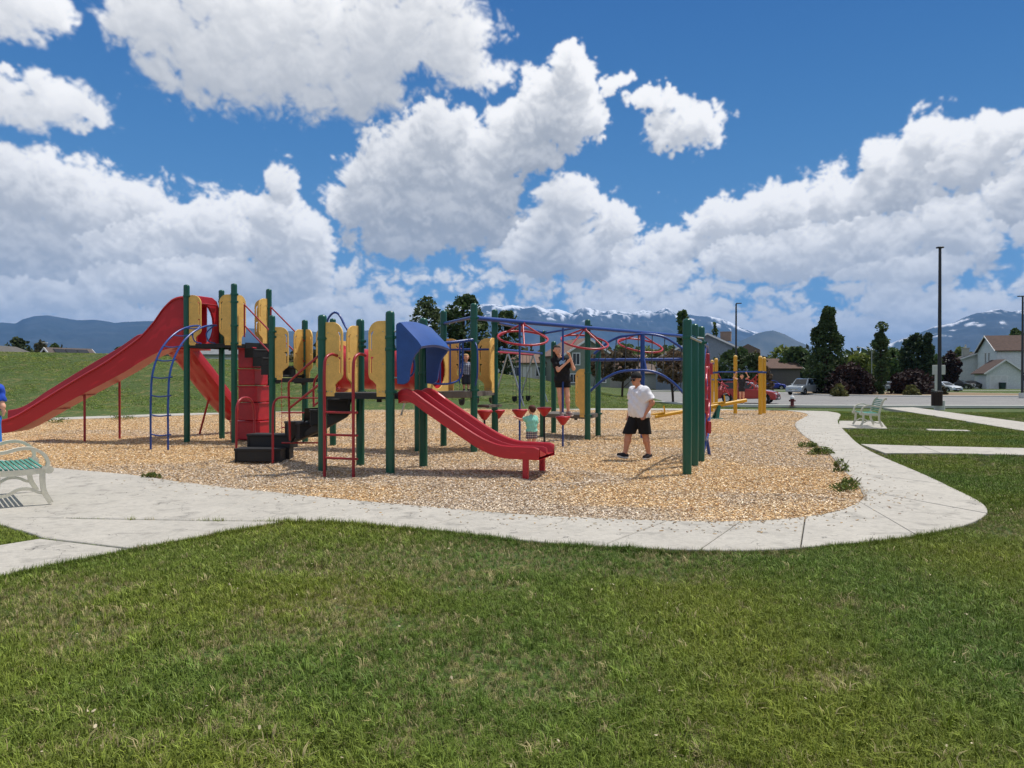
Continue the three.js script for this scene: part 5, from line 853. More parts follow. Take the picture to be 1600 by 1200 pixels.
// naive surface nets over a distance field
function netsMesh(f, lo, hi, cell) {
  const n = [0, 1, 2].map((k) => Math.ceil((hi[k] - lo[k]) / cell) + 2), [nx, ny, nz] = n, val = new Float32Array(nx * ny * nz), id = (i, j, k) => (k * ny + j) * nx + i;
  for (let k = 0; k < nz; k++) for (let j = 0; j < ny; j++) for (let i = 0; i < nx; i++) val[id(i, j, k)] = f(lo[0] + i * cell, lo[1] + j * cell, lo[2] + k * cell);
  const vert = new Int32Array(nx * ny * nz).fill(-1), p = [], idx = [];
  for (let k = 0; k < nz - 1; k++) for (let j = 0; j < ny - 1; j++) for (let i = 0; i < nx - 1; i++) {
    let cnt = 0, sx = 0, sy = 0, sz = 0, inn = 0; const c = [];
    for (let q = 0; q < 8; q++) { const v = val[id(i + (q & 1), j + ((q >> 1) & 1), k + (q >> 2))]; c.push(v); if (v < 0) inn++; }
    if (!inn || inn === 8) continue;
    for (let a = 0; a < 8; a++) for (const b of [1, 2, 4]) if (!(a & b) && (c[a] < 0) !== (c[a | b] < 0)) { const t = c[a] / (c[a] - c[a | b]); sx += (a & 1) + (b === 1 ? t : 0); sy += ((a >> 1) & 1) + (b === 2 ? t : 0); sz += (a >> 2) + (b === 4 ? t : 0); cnt++; }
    vert[id(i, j, k)] = p.length / 3; p.push(lo[0] + (i + sx / cnt) * cell, lo[1] + (j + sy / cnt) * cell, lo[2] + (k + sz / cnt) * cell);
  }
  for (let k = 1; k < nz - 1; k++) for (let j = 1; j < ny - 1; j++) for (let i = 1; i < nx - 1; i++) {
    const v = val[id(i, j, k)] < 0, quad = (a, b, c, d, fl) => { if (Math.min(a, b, c, d) < 0) return; if (fl) idx.push(a, b, c, a, c, d); else idx.push(a, c, b, a, d, c); };
    if (v !== val[id(i + 1, j, k)] < 0) quad(vert[id(i, j - 1, k - 1)], vert[id(i, j, k - 1)], vert[id(i, j, k)], vert[id(i, j - 1, k)], v);
    if (v !== val[id(i, j + 1, k)] < 0) quad(vert[id(i - 1, j, k - 1)], vert[id(i - 1, j, k)], vert[id(i, j, k)], vert[id(i, j, k - 1)], v);
    if (v !== val[id(i, j, k + 1)] < 0) quad(vert[id(i - 1, j - 1, k)], vert[id(i, j - 1, k)], vert[id(i, j, k)], vert[id(i - 1, j, k)], v);
  }
  const g = new THREE.BufferGeometry(); g.setAttribute('position', new THREE.Float32BufferAttribute(p, 3)); const uv = []; for (let i = 0; i < p.length; i += 3) uv.push(p[i] + p[i + 2] * 0.6, p[i + 1]); g.setAttribute('uv', new THREE.Float32BufferAttribute(uv, 2)); g.setIndex(idx); g.computeVertexNormals();
  return g;
}
const smin = (a, b, k) => { const h = clamp(0.5 + 0.5 * (b - a) / k); return b + (a - b) * h - k * h * (1 - h); };
function capsule(x, y, z, c) { const [a, b, ra, rb] = c, dx = b[0] - a[0], dy = b[1] - a[1], dz = b[2] - a[2], l = dx * dx + dy * dy + dz * dz || 1e-9, t = clamp(((x - a[0]) * dx + (y - a[1]) * dy + (z - a[2]) * dz) / l); return Math.hypot(x - a[0] - dx * t, y - a[1] - dy * t, z - a[2] - dz * t) - (ra + (rb - ra) * t); }
const field = (caps, k) => (x, y, z) => { let d = 9; for (const c of caps) d = smin(d, capsule(x, y, z, c), k); return d; };
function boundsOf(caps, m = 0.03) { const lo = [9, 9, 9], hi = [-9, -9, -9]; for (const [a, b, ra, rb] of caps) for (let k = 0; k < 3; k++) { lo[k] = Math.min(lo[k], a[k] - ra - m, b[k] - rb - m); hi[k] = Math.max(hi[k], a[k] + ra + m, b[k] + rb + m); } return [lo, hi]; }
const blob = (caps, cell, k = 0.03, cut) => { const f = field(caps, k), [lo, hi] = boundsOf(caps), wrap = cut ? (x, y, z) => Math.max(f(x, y, z), cut(x, y, z)) : f; return netsMesh(wrap, lo, hi, cell); };
const mix3 = (a, b, t) => a.map((v, i) => lerp(v, b[i], t));
// joints are given for a body that faces +z, left side +x, for its own height H; b: build
function person(label, [x, y, z], turn, H, b) {
  const t = thing('person', label, 'person', [x, y, z], undefined, turn), s = H / 1.8, wd = b.wide ?? 1, sk = b.skin;
  const head = b.head ?? [0, 1.67 * s, 0.03 * s], hr = (b.headR ?? 0.105) * s * (b.headK ?? 1), neck = b.neck ?? [0, 1.47 * s, -0.005 * s], J = {};
  for (const [n, q] of Object.entries(b.joints)) J[n] = q.map((v) => v * s);
  const caps = [], L = (a, c, ra, rb) => caps.push([a, c, ra * s, rb * s]);
  const mid = (a, c) => mix3(a, c, 0.5), hips = mid(J.hipL, J.hipR), sh = mid(J.shL, J.shR), waist = mix3(hips, sh, 0.42), chest = mix3(hips, sh, 0.78);
  const off = (p, dx, dz = 0) => [p[0] + dx * s, p[1], p[2] + dz * s];
  const torso = [[off(chest, -0.1 * wd), off(chest, 0.1 * wd), 0.115 * s * wd, 0.115 * s * wd], [off(waist, -0.07 * wd), off(waist, 0.07 * wd), 0.112 * s * wd, 0.112 * s * wd], [off(hips, -0.08 * wd), off(hips, 0.08 * wd), 0.118 * s * wd, 0.118 * s * wd], [J.shL, J.shR, 0.065 * s, 0.065 * s], [chest, waist, 0.12 * s * wd, 0.118 * s * wd], [waist, hips, 0.118 * s * wd, 0.12 * s * wd]];
  if (b.belly) torso.push([off(waist, 0, 0.05), off(mix3(waist, hips, 0.4), 0, 0.06), (0.13 + b.belly) * s, (0.125 + b.belly) * s]);
  caps.push(...torso.map(([a, c, ra, rb]) => [a, c, ra * 0.94, rb * 0.94]));
  L(sh, neck, 0.065, 0.058); L(neck, head, 0.055, 0.055);
  const lk = b.limb ?? 1;
  for (const q of ['L', 'R']) { L(J['sh' + q], J['el' + q], 0.055 * lk, 0.043 * lk); L(J['el' + q], J['wr' + q], 0.043 * lk, 0.028 * lk); L(J['hip' + q], J['kn' + q], 0.092 * lk, 0.062 * lk); L(J['kn' + q], mix3(J['kn' + q], J['an' + q], 0.35), 0.058 * lk, 0.06 * lk); L(mix3(J['kn' + q], J['an' + q], 0.35), J['an' + q], 0.06 * lk, 0.037 * lk); L(J['an' + q], J['toe' + q], 0.036, 0.03); }
  // head with jaw, nose, brow and ears
  const dir = b.look ?? [0, 0, 1], rt = [dir[2], 0, -dir[0]], P = (a, u, f) => [head[0] + (rt[0] * a + dir[0] * f) * hr, head[1] + (u + (dir[1] || 0) * f) * hr, head[2] + (rt[2] * a + dir[2] * f) * hr];
  const hd = [[P(0, 0.28, -0.12), P(0, 0.22, 0.1), 0.86 * hr, 0.84 * hr], [P(0, -0.25, 0.18), P(0, -0.72, 0.36), 0.62 * hr, 0.4 * hr], [P(0, 0.12, 0.9), P(0, -0.2, 1.06), 0.09 * hr, 0.14 * hr], [P(-0.82, 0.05, -0.05), P(-0.84, -0.22, -0.02), 0.14 * hr, 0.12 * hr], [P(0.82, 0.05, -0.05), P(0.84, -0.22, -0.02), 0.14 * hr, 0.12 * hr], [P(-0.35, 0.22, 0.72), P(0.35, 0.22, 0.72), 0.12 * hr, 0.12 * hr], [P(-0.16, -0.52, 0.72), P(0.16, -0.52, 0.72), 0.1 * hr, 0.1 * hr], [neck, P(0, -0.3, -0.1), 0.052 * s, 0.5 * hr]];
  const geos = [blob(caps, 0.014, 0.035 * s), blob(hd, 0.0065, 0.03 * s)];
  // hands: palm, four fingers and a thumb
  for (const q of ['L', 'R']) {
    const w = J['wr' + q], e = J['el' + q], sd = q === 'L' ? 1 : -1, d = V(w[0] - e[0], w[1] - e[1], w[2] - e[2]).normalize(), curlTo = V(...(b.curl?.[q] ?? [0, -0.2, 0.4])).normalize(), side = new THREE.Vector3().crossVectors(d, curlTo).normalize(), hs = s * (b.handK ?? 1), fc = [], at3 = (a, o, c) => [w[0] + (d.x * a + side.x * o + curlTo.x * c) * hs, w[1] + (d.y * a + side.y * o + curlTo.y * c) * hs, w[2] + (d.z * a + side.z * o + curlTo.z * c) * hs];
    fc.push([at3(0, 0, 0), at3(0.02, 0, 0), 0.027 * hs, 0.027 * hs], [at3(0.03, -0.02, 0), at3(0.085, -0.028, 0), 0.017 * hs, 0.014 * hs], [at3(0.03, 0.02, 0), at3(0.085, 0.028, 0), 0.017 * hs, 0.014 * hs], [at3(0.03, 0, 0), at3(0.085, 0, 0), 0.018 * hs, 0.015 * hs]);
    const cu = b.grip ?? 0.5;
    [[-0.03, 0.066], [-0.01, 0.078], [0.011, 0.072], [0.031, 0.056]].forEach(([o, l]) => { const k1 = at3(0.088 + l * 0.45 * (1 - cu * 0.5), o, l * 0.42 * cu), k2 = at3(0.088 + l * (0.95 - cu * 0.85), o, l * (0.5 + 0.35 * cu) * cu * 1.1); fc.push([at3(0.088, o, 0), k1, 0.0098 * hs, 0.009 * hs], [k1, k2, 0.009 * hs, 0.0078 * hs]); });
    const t1 = at3(0.062, -0.052, 0.02), t2 = at3(0.09, -0.05, 0.045); fc.push([at3(0.025, -0.022, 0.004), t1, 0.014 * hs, 0.0105 * hs], [t1, t2, 0.0105 * hs, 0.0085 * hs]); void sd;
    geos.push(blob(fc, 0.0045, 0.006 * s));
  }
  part('body', mergeGeometries(geos.map((g) => g.toNonIndexed())), sk, t);
  for (const a of [-0.34, 0.34]) part('eye', new THREE.SphereGeometry(0.1 * hr, 8, 6).translate(...P(a, 0.08, 0.82)), mat(0x1c1512, 0.3), t);
  part('mouth', new THREE.SphereGeometry(0.1 * hr, 8, 6).scale(2.0, 0.55, 0.8).applyMatrix4(new THREE.Matrix4().makeRotationY(Math.atan2(dir[0], dir[2]))).translate(...P(0, -0.5, 0.8)), mat(0x8a4a40, 0.6), t);
  // clothes follow the body
  const grow = (list, m) => list.map(([a, c, ra, rb]) => [a, c, ra + m * s, rb + m * s]);
  if (b.shirt) {
    const sl = b.sleeve ?? 0.75, c2 = grow(torso, b.ease ?? 0.022), hem = (b.hem ?? 0.86) * s; c2.push([sh, mix3(sh, neck, 0.55), 0.09 * s, 0.07 * s]); for (const q of ['L', 'R']) c2.push([mix3(J['sh' + q], sh, 0.1), neck, 0.062 * s, 0.05 * s]);
    const body = field(c2, 0.05 * s), sleeves = ['L', 'R'].map((q) => { const S0 = J['sh' + q], E0 = J['el' + q], e = mix3(S0, E0, sl + 0.12), d = V(...E0).sub(V(...S0)).normalize(), p = mix3(S0, E0, sl), c = [S0, e, 0.072 * s * lk, (b.cuff ?? 0.08) * s * lk]; return (x, y, z) => Math.max(capsule(x, y, z, c), (x - p[0]) * d.x + (y - p[1]) * d.y + (z - p[2]) * d.z + 0.01 * s * Math.sin(z * 40)); });
    const all = [...c2, ...['L', 'R'].map((q) => [J['sh' + q], mix3(J['sh' + q], J['el' + q], sl + 0.15), 0.09 * s * lk, 0.09 * s * lk])], [lo, hi] = boundsOf(all);
    const fold = (x, y, z) => 0.006 * s * Math.sin(y * 34 / s + x * 21 / s + 3 * Math.sin(z * 17 / s)) + 0.004 * s * Math.sin(x * 60 / s - y * 25 / s);
    part('shirt', netsMesh((x, y, z) => { const t0 = Math.max(body(x, y, z), hem + 0.012 * s * Math.sin(x * 22 + z * 15) - y); let d = smin(smin(t0, sleeves[0](x, y, z), 0.03 * s), sleeves[1](x, y, z), 0.03 * s) + fold(x, y, z); if (y > sh[1]) d = Math.max(d, 0.068 * s - Math.hypot(x - neck[0], z - neck[2] + (y - sh[1]) * -0.25)); return d; }, lo, hi, 0.012), b.shirt, t);
  }
  if (b.shorts) {
    const c3 = grow(torso.slice(2, 3), 0.018); c3.push(...grow([[waist, hips, 0.118 * s * wd, 0.122 * s * wd]], 0.012)); const f = b.leg ?? 1.0;
    for (const q of ['L', 'R']) { const k = mix3(J['hip' + q], J['kn' + q], f); c3.push([J['hip' + q], k, 0.118 * s * lk, (b.flare ?? 0.105) * s * lk]); }
    const cutY = b.shortsY * s, top = (b.shortsTop ?? 1.0) * s;
    part('shorts', blob(c3, 0.013, 0.03 * s, (px, py) => Math.max(cutY - py, py - top)), b.shorts, t);
  }
  for (const q of ['L', 'R']) if (b.shoe) {
    const a = J['an' + q], o = J['toe' + q], fl = (p, dy) => [p[0], p[1] + dy * s, p[2]], bk = mix3(o, a, 1.25);
    const sh1 = part('shoe', blob([[fl(bk, -0.035), fl(mix3(a, o, 0.5), -0.02), 0.046 * s, 0.047 * s], [fl(mix3(a, o, 0.4), -0.02), fl(o, -0.008), 0.047 * s, 0.038 * s], [fl(a, 0.0), fl(mix3(a, o, 0.2), -0.01), 0.045 * s, 0.045 * s]], 0.009, 0.02 * s), b.shoe, t);
    part('sole', blob([[[bk[0], bk[1] - 0.068 * s, bk[2]], [mix3(a, o, 0.5)[0], mix3(a, o, 0.5)[1] - 0.05 * s, mix3(a, o, 0.5)[2]], 0.022 * s, 0.02 * s], [[mix3(a, o, 0.5)[0], mix3(a, o, 0.5)[1] - 0.05 * s, mix3(a, o, 0.5)[2]], [o[0], o[1] - 0.03 * s, o[2]], 0.02 * s, 0.02 * s]].map(([p, c, r1, r2]) => [p, c, r1 * 1.8, r2 * 1.8]), 0.01, 0.02 * s), b.sole ?? M.white, sh1);
    if (b.sock) part('sock', blob([[mix3(a, J['kn' + q], 0.02), mix3(a, J['kn' + q], 0.17), 0.042 * s, 0.047 * s]], 0.01), b.sock, t);
  }
  if (b.hair) part('hair', blob(b.hair.map(([p, c, ra, rb]) => [P(...p), P(...c), ra * hr, rb * hr]), 0.009, 0.03 * s, b.face === false ? undefined : (px, py, pz) => { const vx = px - head[0], vy = py - head[1], vz = pz - head[2], f = (vx * dir[0] + vz * dir[2]) / hr, u = vy / hr; return (f > 0.34 && u < 0.62) ? 0.05 : -0.05; }), b.hairMat, t);
  if (b.cap) {
    const ca = part('cap', blob([[P(0, 0.5, -0.18), P(0, 0.5, 0.12), 0.96 * hr, 0.96 * hr], [P(0, 0.8, -0.05), P(0, 0.85, 0), 0.75 * hr, 0.75 * hr]], 0.008, 0.02, (px, py, pz) => head[1] + 0.34 * hr - py), b.cap, t);
    const rows = []; for (let i = 0; i <= 8; i++) { const f = i / 8, w = 0.78 * Math.cos((f - 0.05) * 1.35), ff = 0.72 + f * 0.95; rows.push([P(-w, 0.4 - 0.1 * f, ff), P(0, 0.5 - 0.12 * f, ff + 0.06), P(w, 0.4 - 0.1 * f, ff), P(w, 0.33 - 0.1 * f, ff), P(0, 0.43 - 0.12 * f, ff + 0.06), P(-w, 0.33 - 0.1 * f, ff)].map((v) => V(...v))); }
    part('brim', sweep(rows, 0.8), b.cap, ca);
    if (b.badge) part('badge', new THREE.SphereGeometry(0.2 * hr, 8, 6).scale(1, 1, 0.25).applyMatrix4(new THREE.Matrix4().makeRotationY(Math.atan2(dir[0], dir[2]))).translate(...P(0.05, 0.78, 0.82)), M.white, ca);
  }
  if (b.glasses) part('sunglasses', blob([[P(-0.42, 0.08, 0.86), P(-0.3, 0.05, 0.9), 0.17 * hr, 0.16 * hr], [P(0.42, 0.08, 0.86), P(0.3, 0.05, 0.9), 0.17 * hr, 0.16 * hr], [P(-0.84, 0.1, 0), P(-0.6, 0.1, 0.75), 0.04 * hr, 0.04 * hr], [P(0.84, 0.1, 0), P(0.6, 0.1, 0.75), 0.04 * hr, 0.04 * hr]], 0.006, 0.01), M.glass, t);
  b.more?.(t, { J, head, hr, P, s });
  return t;
}
const cloth = (hex) => mat(hex, 0.9, { bumpMap: gritMap, bumpScale: 0.001 });
const plaid = (a, b, c, size) => { const t = texture(64, (u, v) => { const s1 = (u * 2 % 1) < 0.5, s2 = (v * 2 % 1) < 0.5, f = (Math.abs(u - 0.25) < 0.03 || Math.abs(v - 0.25) < 0.03); return f ? c : s1 && s2 ? a : s1 || s2 ? a.map((q, i) => (q + b[i]) / 2) : b; }); t.repeat.set(1 / size, 1 / size); return mat(0xffffff, 0.9, { map: t }); };
const facing = (dx, dz) => Math.atan2(dx, dz);
// man strolling left, one hand in his pocket
person('man in white t-shirt, black shorts and black cap strolling over the wood chips', [2.58, -0.02, -15.75], facing(-0.86, 0.5), 1.76, {
  skin: skinA, wide: 1.2, belly: 0.035, cuff: 0.088, limb: 1.12, shirt: cloth(0xe4e4e8), shorts: cloth(0x0c0c0e), shoe: cloth(0x25272b), sock: cloth(0xc9c9c9), hem: 0.87, ease: 0.03, shortsY: 0.52, flare: 0.118, sleeve: 0.78, shortsTop: 1.02, grip: 0.6,
  neck: [0, 1.45, 0.03], head: [0, 1.6, 0.085], look: [0.0, -0.22, 1], glasses: true, cap: cloth(0x121316), badge: true,
  hair: [[[0, -0.05, -0.35], [0, 0.2, -0.3], 0.72, 0.8]], hairMat: mat(0x3c2c22, 0.9),
  joints: { hipL: [0.1, 0.93, 0], hipR: [-0.1, 0.93, 0], knL: [0.12, 0.52, -0.05], knR: [-0.1, 0.53, 0.2], anL: [0.13, 0.1, -0.14], anR: [-0.1, 0.11, 0.3], toeL: [0.15, 0.055, 0.0], toeR: [-0.11, 0.11, 0.46], shL: [0.19, 1.41, 0.0], shR: [-0.19, 1.41, 0.02], elL: [0.33, 1.17, -0.06], elR: [-0.32, 1.17, -0.04], wrL: [0.255, 0.95, 0.05], wrR: [-0.28, 0.93, 0.06] },
});
// girl holding the pole on the last pod
person('girl in black top and shorts clinging to the blue pole on a red pod', [1.24, 0.69, -19.3], facing(0.12, 1), 1.74, {
  skin: skinB, wide: 0.98, limb: 0.98, shirt: cloth(0x101116), shorts: cloth(0x0a0a0c), shoe: cloth(0x9c8f88), hem: 0.86, ease: 0.03, sleeve: 0.68, shortsY: 0.72, leg: 0.6, flare: 0.112, grip: 0.95, curl: { L: [-0.5, 0.2, 0.2], R: [0.4, 0.3, 0.1] },
  head: [-0.14, 1.62, 0.05], neck: [-0.07, 1.43, 0], look: [0.1, -0.05, 0.99],
  hair: [[[0, 0.3, -0.2], [0, 0.35, 0], 0.95, 0.93], [[-0.6, -0.2, -0.3], [-0.62, -1.7, -0.15], 0.42, 0.4], [[0, 0, -0.5], [-0.2, -1.8, -0.6], 0.6, 0.5]], hairMat: mat(0x17110e, 0.7),
  joints: { hipL: [0.1, 0.93, 0], hipR: [-0.08, 0.93, 0], knL: [0.13, 0.51, 0.03], knR: [-0.06, 0.5, 0.04], anL: [0.17, 0.09, -0.02], anR: [-0.02, 0.09, 0.02], toeL: [0.24, 0.05, 0.12], toeR: [-0.02, 0.05, 0.17], shL: [0.17, 1.43, 0], shR: [-0.2, 1.42, 0], elL: [0.27, 1.2, 0.16], elR: [-0.13, 1.16, 0.17], wrL: [0.17, 1.5, 0.2], wrR: [0.07, 1.34, 0.2] },
  more: (t, { s }) => { const pr = new THREE.Shape(); pr.moveTo(-0.09, 0.0); pr.lineTo(-0.03, 0.06); pr.lineTo(0.02, 0.03); pr.lineTo(0.09, 0.07); pr.lineTo(0.05, 0.0); pr.lineTo(0.08, -0.05); pr.lineTo(0, -0.03); pr.lineTo(-0.06, -0.06); part('shirt_print', new THREE.ExtrudeGeometry(pr, { depth: 0.012, bevelEnabled: false }).translate(-0.02, 1.36 * s, 0.15), cloth(0x8fb4d8), t); },
});
// toddler reaching for a pod
person('toddler in mint shirt and plaid shorts reaching up to a red pod', [0.44, -0.02, -17.35], facing(-0.55, -1), 1.03, {
  skin: skinB, wide: 1.12, limb: 1.1, headK: 1.5, shirt: cloth(0x86cdbb), shorts: plaid([0.2, 0.22, 0.32], [0.72, 0.7, 0.7], [0.5, 0.25, 0.28], 0.1), shoe: cloth(0x3c3c44), hem: 0.78, ease: 0.03, sleeve: 0.7, shortsY: 0.5, flare: 0.13, handK: 1.1,
  head: [0, 0.93, 0.0], neck: [0, 0.815, -0.01], look: [0.25, 0, 0.97],
  hair: [[[0, 0.3, -0.22], [0, 0.3, 0.05], 0.93, 0.9], [[0, -0.1, -0.45], [0, 0.1, -0.4], 0.6, 0.7]], hairMat: mat(0x4a2418, 0.8),
  joints: { hipL: [0.1, 0.78, 0], hipR: [-0.1, 0.78, 0], knL: [0.11, 0.42, 0.02], knR: [-0.11, 0.42, 0.02], anL: [0.11, 0.09, 0], anR: [-0.11, 0.09, 0], toeL: [0.13, 0.055, 0.16], toeR: [-0.13, 0.055, 0.16], shL: [0.18, 1.3, 0], shR: [-0.18, 1.3, 0], elL: [0.38, 1.24, 0.18], elR: [-0.26, 1.02, 0.04], wrL: [0.5, 1.32, 0.34], wrR: [-0.27, 0.82, 0.12] },
});
// small child on the middle deck, behind the barrier
person('small child in checked shirt on the deck behind the blue barrier', [-1.06, 1.32, -18.0], facing(0.4, 1), 0.86, {
  skin: skinB, wide: 1.12, limb: 1.1, headK: 1.5, shirt: plaid([0.12, 0.14, 0.24], [0.78, 0.8, 0.84], [0.3, 0.32, 0.45], 0.09), shorts: cloth(0x30343c), shoe: cloth(0x3c3c44), hem: 0.78, sleeve: 0.9, shortsY: 0.3, leg: 1.0, flare: 0.12,
  head: [0, 0.77, 0.0], neck: [0, 0.67, -0.01],
  hair: [[[0, 0.3, -0.22], [0, 0.3, 0.05], 0.93, 0.9]], hairMat: mat(0xb08a5c, 0.8),
  joints: { hipL: [0.1, 0.78, 0], hipR: [-0.1, 0.78, 0], knL: [0.11, 0.42, 0.02], knR: [-0.11, 0.42, 0.02], anL: [0.11, 0.09, 0], anR: [-0.11, 0.09, 0], toeL: [0.13, 0.055, 0.16], toeR: [-0.13, 0.055, 0.16], shL: [0.18, 1.3, 0], shR: [-0.18, 1.3, 0], elL: [0.27, 1.06, 0.1], elR: [-0.26, 1.02, 0.04], wrL: [0.24, 1.1, 0.3], wrR: [-0.27, 0.82, 0.12] },
});
// adult at the left edge
person('person in blue shirt and bright blue shorts standing at the left edge', [-8.98, -0.02, -13.3], facing(-0.25, -1), 1.78, {
  skin: skinB, wide: 1.0, shirt: cloth(0x1c47b0), shorts: cloth(0x1a6fc4), shoe: cloth(0x30343c), hem: 0.84, ease: 0.03, sleeve: 0.72, shortsY: 0.5, flare: 0.11,
  hair: [[[0, 0.3, -0.2], [0, 0.3, 0.05], 0.93, 0.9]], hairMat: mat(0x33251c, 0.8),
  joints: { hipL: [0.1, 0.93, 0], hipR: [-0.1, 0.93, 0], knL: [0.12, 0.5, 0.03], knR: [-0.12, 0.5, 0.02], anL: [0.13, 0.09, 0], anR: [-0.12, 0.09, -0.02], toeL: [0.16, 0.05, 0.15], toeR: [-0.14, 0.05, 0.14], shL: [0.19, 1.45, 0], shR: [-0.19, 1.45, 0], elL: [0.26, 1.18, 0.04], elR: [-0.27, 1.16, -0.06], wrL: [0.2, 1.1, 0.26], wrR: [-0.2, 1.06, 0.18] },
});
// child hanging from the blue bar
person('child hanging by the arms from the blue bar of the yellow frame', [X(1159, 35.5), 0.5, -35.5], facing(-0.2, 1), 1.3, {
  skin: skinB, wide: 1.0, headK: 1.2, shirt: cloth(0x2a2a30), shorts: cloth(0x2a2a30), shoe: cloth(0x5c2a2a), hem: 0.86, sleeve: 0.2, shortsY: 0.72, leg: 0.6, grip: 0.95,
  head: [0, 1.2, 0.02], neck: [0, 1.06, 0],
  hair: [[[0, 0.3, -0.2], [0, 0.3, 0.05], 0.93, 0.9], [[0, 0, -0.5], [0, -1.2, -0.6], 0.5, 0.4]], hairMat: mat(0x5a3a26, 0.8),
  joints: { hipL: [0.09, 0.93, 0], hipR: [-0.09, 0.93, 0], knL: [0.1, 0.52, 0.05], knR: [-0.09, 0.55, 0.1], anL: [0.1, 0.12, -0.03], anR: [-0.09, 0.16, 0], toeL: [0.12, 0.02, 0.08], toeR: [-0.1, 0.06, 0.12], shL: [0.18, 1.46, 0], shR: [-0.18, 1.46, 0], elL: [0.42, 1.62, 0.02], elR: [-0.5, 1.6, 0.02], wrL: [0.3, 1.86, 0.02], wrR: [-0.36, 1.86, 0.02] },
});

// ---------------------------------------------------------------- grass, weeds
const bounds = slabRings.map((r) => { let a = 1e9, b = -1e9, c = 1e9, d = -1e9; for (const [x, z] of r) { a = Math.min(a, x); b = Math.max(b, x); c = Math.min(c, z); d = Math.max(d, z); } return [a, b, c, d]; });
const paved = (x, z) => inRing(mulchRing, x, z) || slabRings.some((r, k) => x > bounds[k][0] && x < bounds[k][1] && z > bounds[k][2] && z < bounds[k][3] && inRing(r, x, z)) || (x > 10 && inRing(street, x, z));
function tuft(blades, h, spread, wide, seed) {
  const r = rngOf(seed), p = [], idx = [];
  for (let i = 0; i < blades; i++) {
    const a = r() * 6.283, d = Math.sqrt(r()) * spread, x = Math.cos(a) * d, z = Math.sin(a) * d, f = r() * 6.283, ln = (0.15 + r() * 0.75) * h, bx = Math.cos(f), bz = Math.sin(f), w = wide * (0.6 + 0.7 * r()), hh = h * (0.55 + 0.6 * r()), sx = -bz * w, sz = bx * w, o = p.length / 3;
    p.push(x - sx, 0, z - sz, x + sx, 0, z + sz, x + bx * ln * 0.35 - sx * 0.8, hh * 0.6, z + bz * ln * 0.35 - sz * 0.8, x + bx * ln * 0.35 + sx * 0.8, hh * 0.6, z + bz * ln * 0.35 + sz * 0.8, x + bx * ln, hh * (0.95 - 0.3 * ln / h), z + bz * ln);
    idx.push(o, o + 1, o + 2, o + 1, o + 3, o + 2, o + 2, o + 3, o + 4);
  }
  const g = new THREE.BufferGeometry(); g.setAttribute('position', new THREE.Float32BufferAttribute(p, 3)); g.setIndex(idx); g.computeVertexNormals(); return g;
}
const bladeMat = new THREE.MeshPhysicalMaterial({ color: 0xffffff, roughness: 0.6, specularIntensity: 0.5, side: THREE.DoubleSide });
const dryness = (x, z) => sstep(0.475, 0.64, fbm(x * 0.55 + 3, z * 0.55, 4, 71) * 0.7 + fbm(x * 2.3, z * 2.3, 3, 73) * 0.36 - 0.03);
const lush = (x, z) => fbm(x * 0.9, z * 0.9, 3, 81);
function grass(name, label, N, place, geo, sc, seed) {
  const r = rngOf(seed), im = new THREE.InstancedMesh(geo, bladeMat, N), m = new THREE.Matrix4(), q = new THREE.Quaternion(), c = new THREE.Color(); let n = 0, guard = 0;
  while (n < N && guard++ < N * 12) {
    const [x, z] = place(r); if (paved(x, z)) continue;
    const dry = dryness(x, z); if (r() < dry * 0.6) continue;
    const l = lush(x, z), s = sc * (0.6 + 0.5 * r()) * (0.7 + 0.6 * l) * (1 - 0.3 * dry);
    q.setFromAxisAngle(UPV, r() * 6.283);
    m.compose(V(x, height(x, z) - 0.045, z), q, V(s, s * (0.75 + 0.5 * r()), s)); im.setMatrixAt(n, m);
    const straw = r() < 0.05 + dry * 0.38, k = 0.5 + 0.85 * r();
    if (straw) c.setRGB(0.40 * k, 0.335 * k, 0.16 * k); else { const yl = clamp(0.25 + 0.9 * (vnoise(x * 0.7, z * 0.7, 83) - 0.4) + 0.3 * r()); c.setRGB(lerp(0.125, 0.25, yl) * k, lerp(0.215, 0.285, yl) * k, lerp(0.036, 0.034, yl) * k); }
    im.setColorAt(n++, c);
  }
  im.count = n; stuff(im, name, label); scene.add(im);
}
grass('grass', 'short lawn grass in the foreground with dry patches', 210000, (r) => { const d = 1.9 + 8 * Math.pow(r(), 0.85); return [(r() - 0.5) * (1.5 * d + 5), -d]; }, tuft(11, 0.066, 0.034, 0.0019, 5), 1, 301);
grass('grass', 'longer grass blades standing out of the foreground lawn', 15000, (r) => { const d = 1.9 + 8 * Math.pow(r(), 0.85); return [(r() - 0.5) * (1.5 * d + 5), -d]; }, tuft(7, 0.1, 0.03, 0.0032, 9), 1, 303);
grass('grass', 'lawn grass to the right of the walk', 72000, (r) => { const d = 9 + 34 * Math.pow(r(), 1.25); return [d * (0.30 + 0.6 * r()), -d]; }, tuft(10, 0.072, 0.07, 0.005, 15), 1.1, 305);
grass('grass', 'lawn grass on the rise behind the play area', 70000, (r) => { const d = 36 + 34 * r(); return [d * (-0.75 + 1.05 * r()), -d]; }, tuft(9, 0.05, 0.14, 0.01, 25), 1.0, 307);
const edge = curve(outer), edge2 = new THREE.CatmullRomCurve3([[-2.5, -8.72], [-3.58, -7.3], [-4.13, -6.3], [-4.88, -5.2], [-5.78, -4]].map(([x, z]) => V(x, 0, z)));
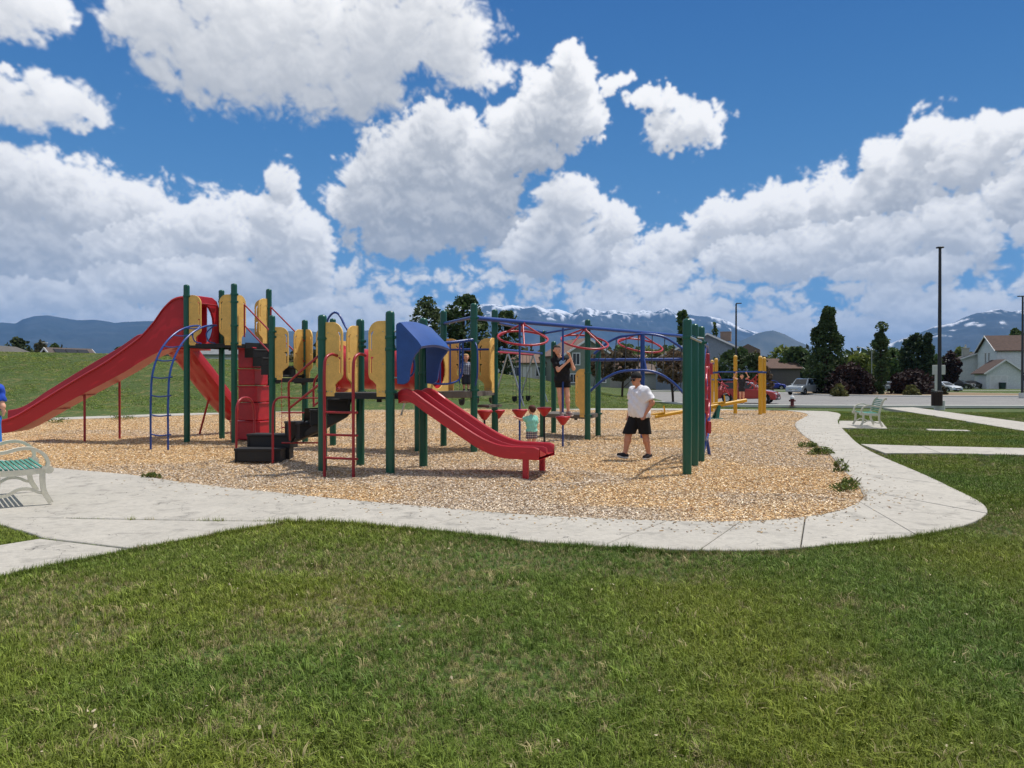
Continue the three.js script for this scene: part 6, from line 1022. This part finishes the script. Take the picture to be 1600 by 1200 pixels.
grass('grass', 'longer grass fringe along the edge of the walk', 9000, (r) => { const c = r() < 0.8 ? edge : edge2, t = c === edge ? 0.3 + 0.66 * r() : r(), p = c.getPoint(t), q = c.getTangent(t), e = -0.012 + 0.11 * r() * r(), sg = c === edge ? 1 : -1; return [p.x - q.z * e * sg, p.z + q.x * e * sg]; }, tuft(9, 0.095, 0.03, 0.0024, 35), 1, 309);
{ // pale clippings and fallen petals lying in the lawn
  const r = rngOf(411), n = 240, im = new THREE.InstancedMesh(new THREE.CircleGeometry(1, 6).rotateX(-Math.PI / 2), mat(0xd8cfb8, 0.9, { side: THREE.DoubleSide }), n), m = new THREE.Matrix4(), q = new THREE.Quaternion(), c = new THREE.Color(); let k = 0;
  while (k < n) { const d = 3 + 11 * r(), x = (r() - 0.5) * 1.5 * d, z = -d; if (paved(x, z)) continue; q.setFromEuler(new THREE.Euler((r() - 0.5) * 1.2, r() * 6.28, (r() - 0.5) * 1.2)); const s = 0.003 + 0.006 * r() * r(); m.compose(V(x, 0.004 + 0.012 * r(), z), q, V(s * 1.6, s, s)); im.setMatrixAt(k, m); const w = 0.35 + 0.5 * r(); c.setRGB(w, w * 0.94, w * 0.8); im.setColorAt(k++, c); }
  stuff(im, 'lawn_litter', 'pale clippings and petals scattered over the lawn'); scene.add(im);
}
// leafy weeds along the edge of the bark
function weed(label, x, z, R, n, hgt, seed) {
  const t = thing('weed', label, 'weed', [x, 0.0, z], 'weeds along the edge of the walk'), r = rngOf(seed), rgb = [0.14, 0.21, 0.05];
  part('leaves', crown(SH.bush, R * 0.8, 0.0, hgt * 0.8, n, 0.022, rgb, seed, 8), leafMat(1), t);
  const st = []; for (let k = 0; k < 7; k++) { const a = r() * 6.28; st.push(bar(V(0, -0.03, 0), V(Math.cos(a) * R * 0.8, hgt * (0.6 + 0.5 * r()), Math.sin(a) * R * 0.8), 0.005, 5)); }
  const sm = part('stems', merge(st), mat(0x5a5a30, 0.9), t); sm.userData.kind = 'stuff';
}
[[1262, 698, 0.3, 420, 0.1, 'low green weed patch at the bend where the walk turns to the street'], [1285, 709, 0.36, 600, 0.12, 'widest green weed patch on the inner edge of the walk'], [1313, 737, 0.18, 240, 0.24, 'upright dark weed on the inner edge of the walk'], [1327, 762, 0.22, 260, 0.14, 'trailing weed nearest the corner of the walk'], [1316, 766, 0.2, 160, 0.1, 'small weed on the chips beside the trailing one'], [193, 655, 0.6, 420, 0.22, 'low weeds behind the tall slide supports'], [85, 660, 0.6, 360, 0.2, 'weeds by the far walk left of the slide supports'], [237, 746, 0.2, 240, 0.08, 'weed tuft on the near edge of the chips by the left walk']].forEach(([px, py, R, n, h, l], k) => { const [x, z] = ground(px, py); weed(l, x, z, R, n, h, 500 + k); });
// ---------------------------------------------------------------- haze
scene.fog = new THREE.FogExp2(new THREE.Color(0.16, 0.46, 1.0), 0.000036);
renderer.render(scene, camera);
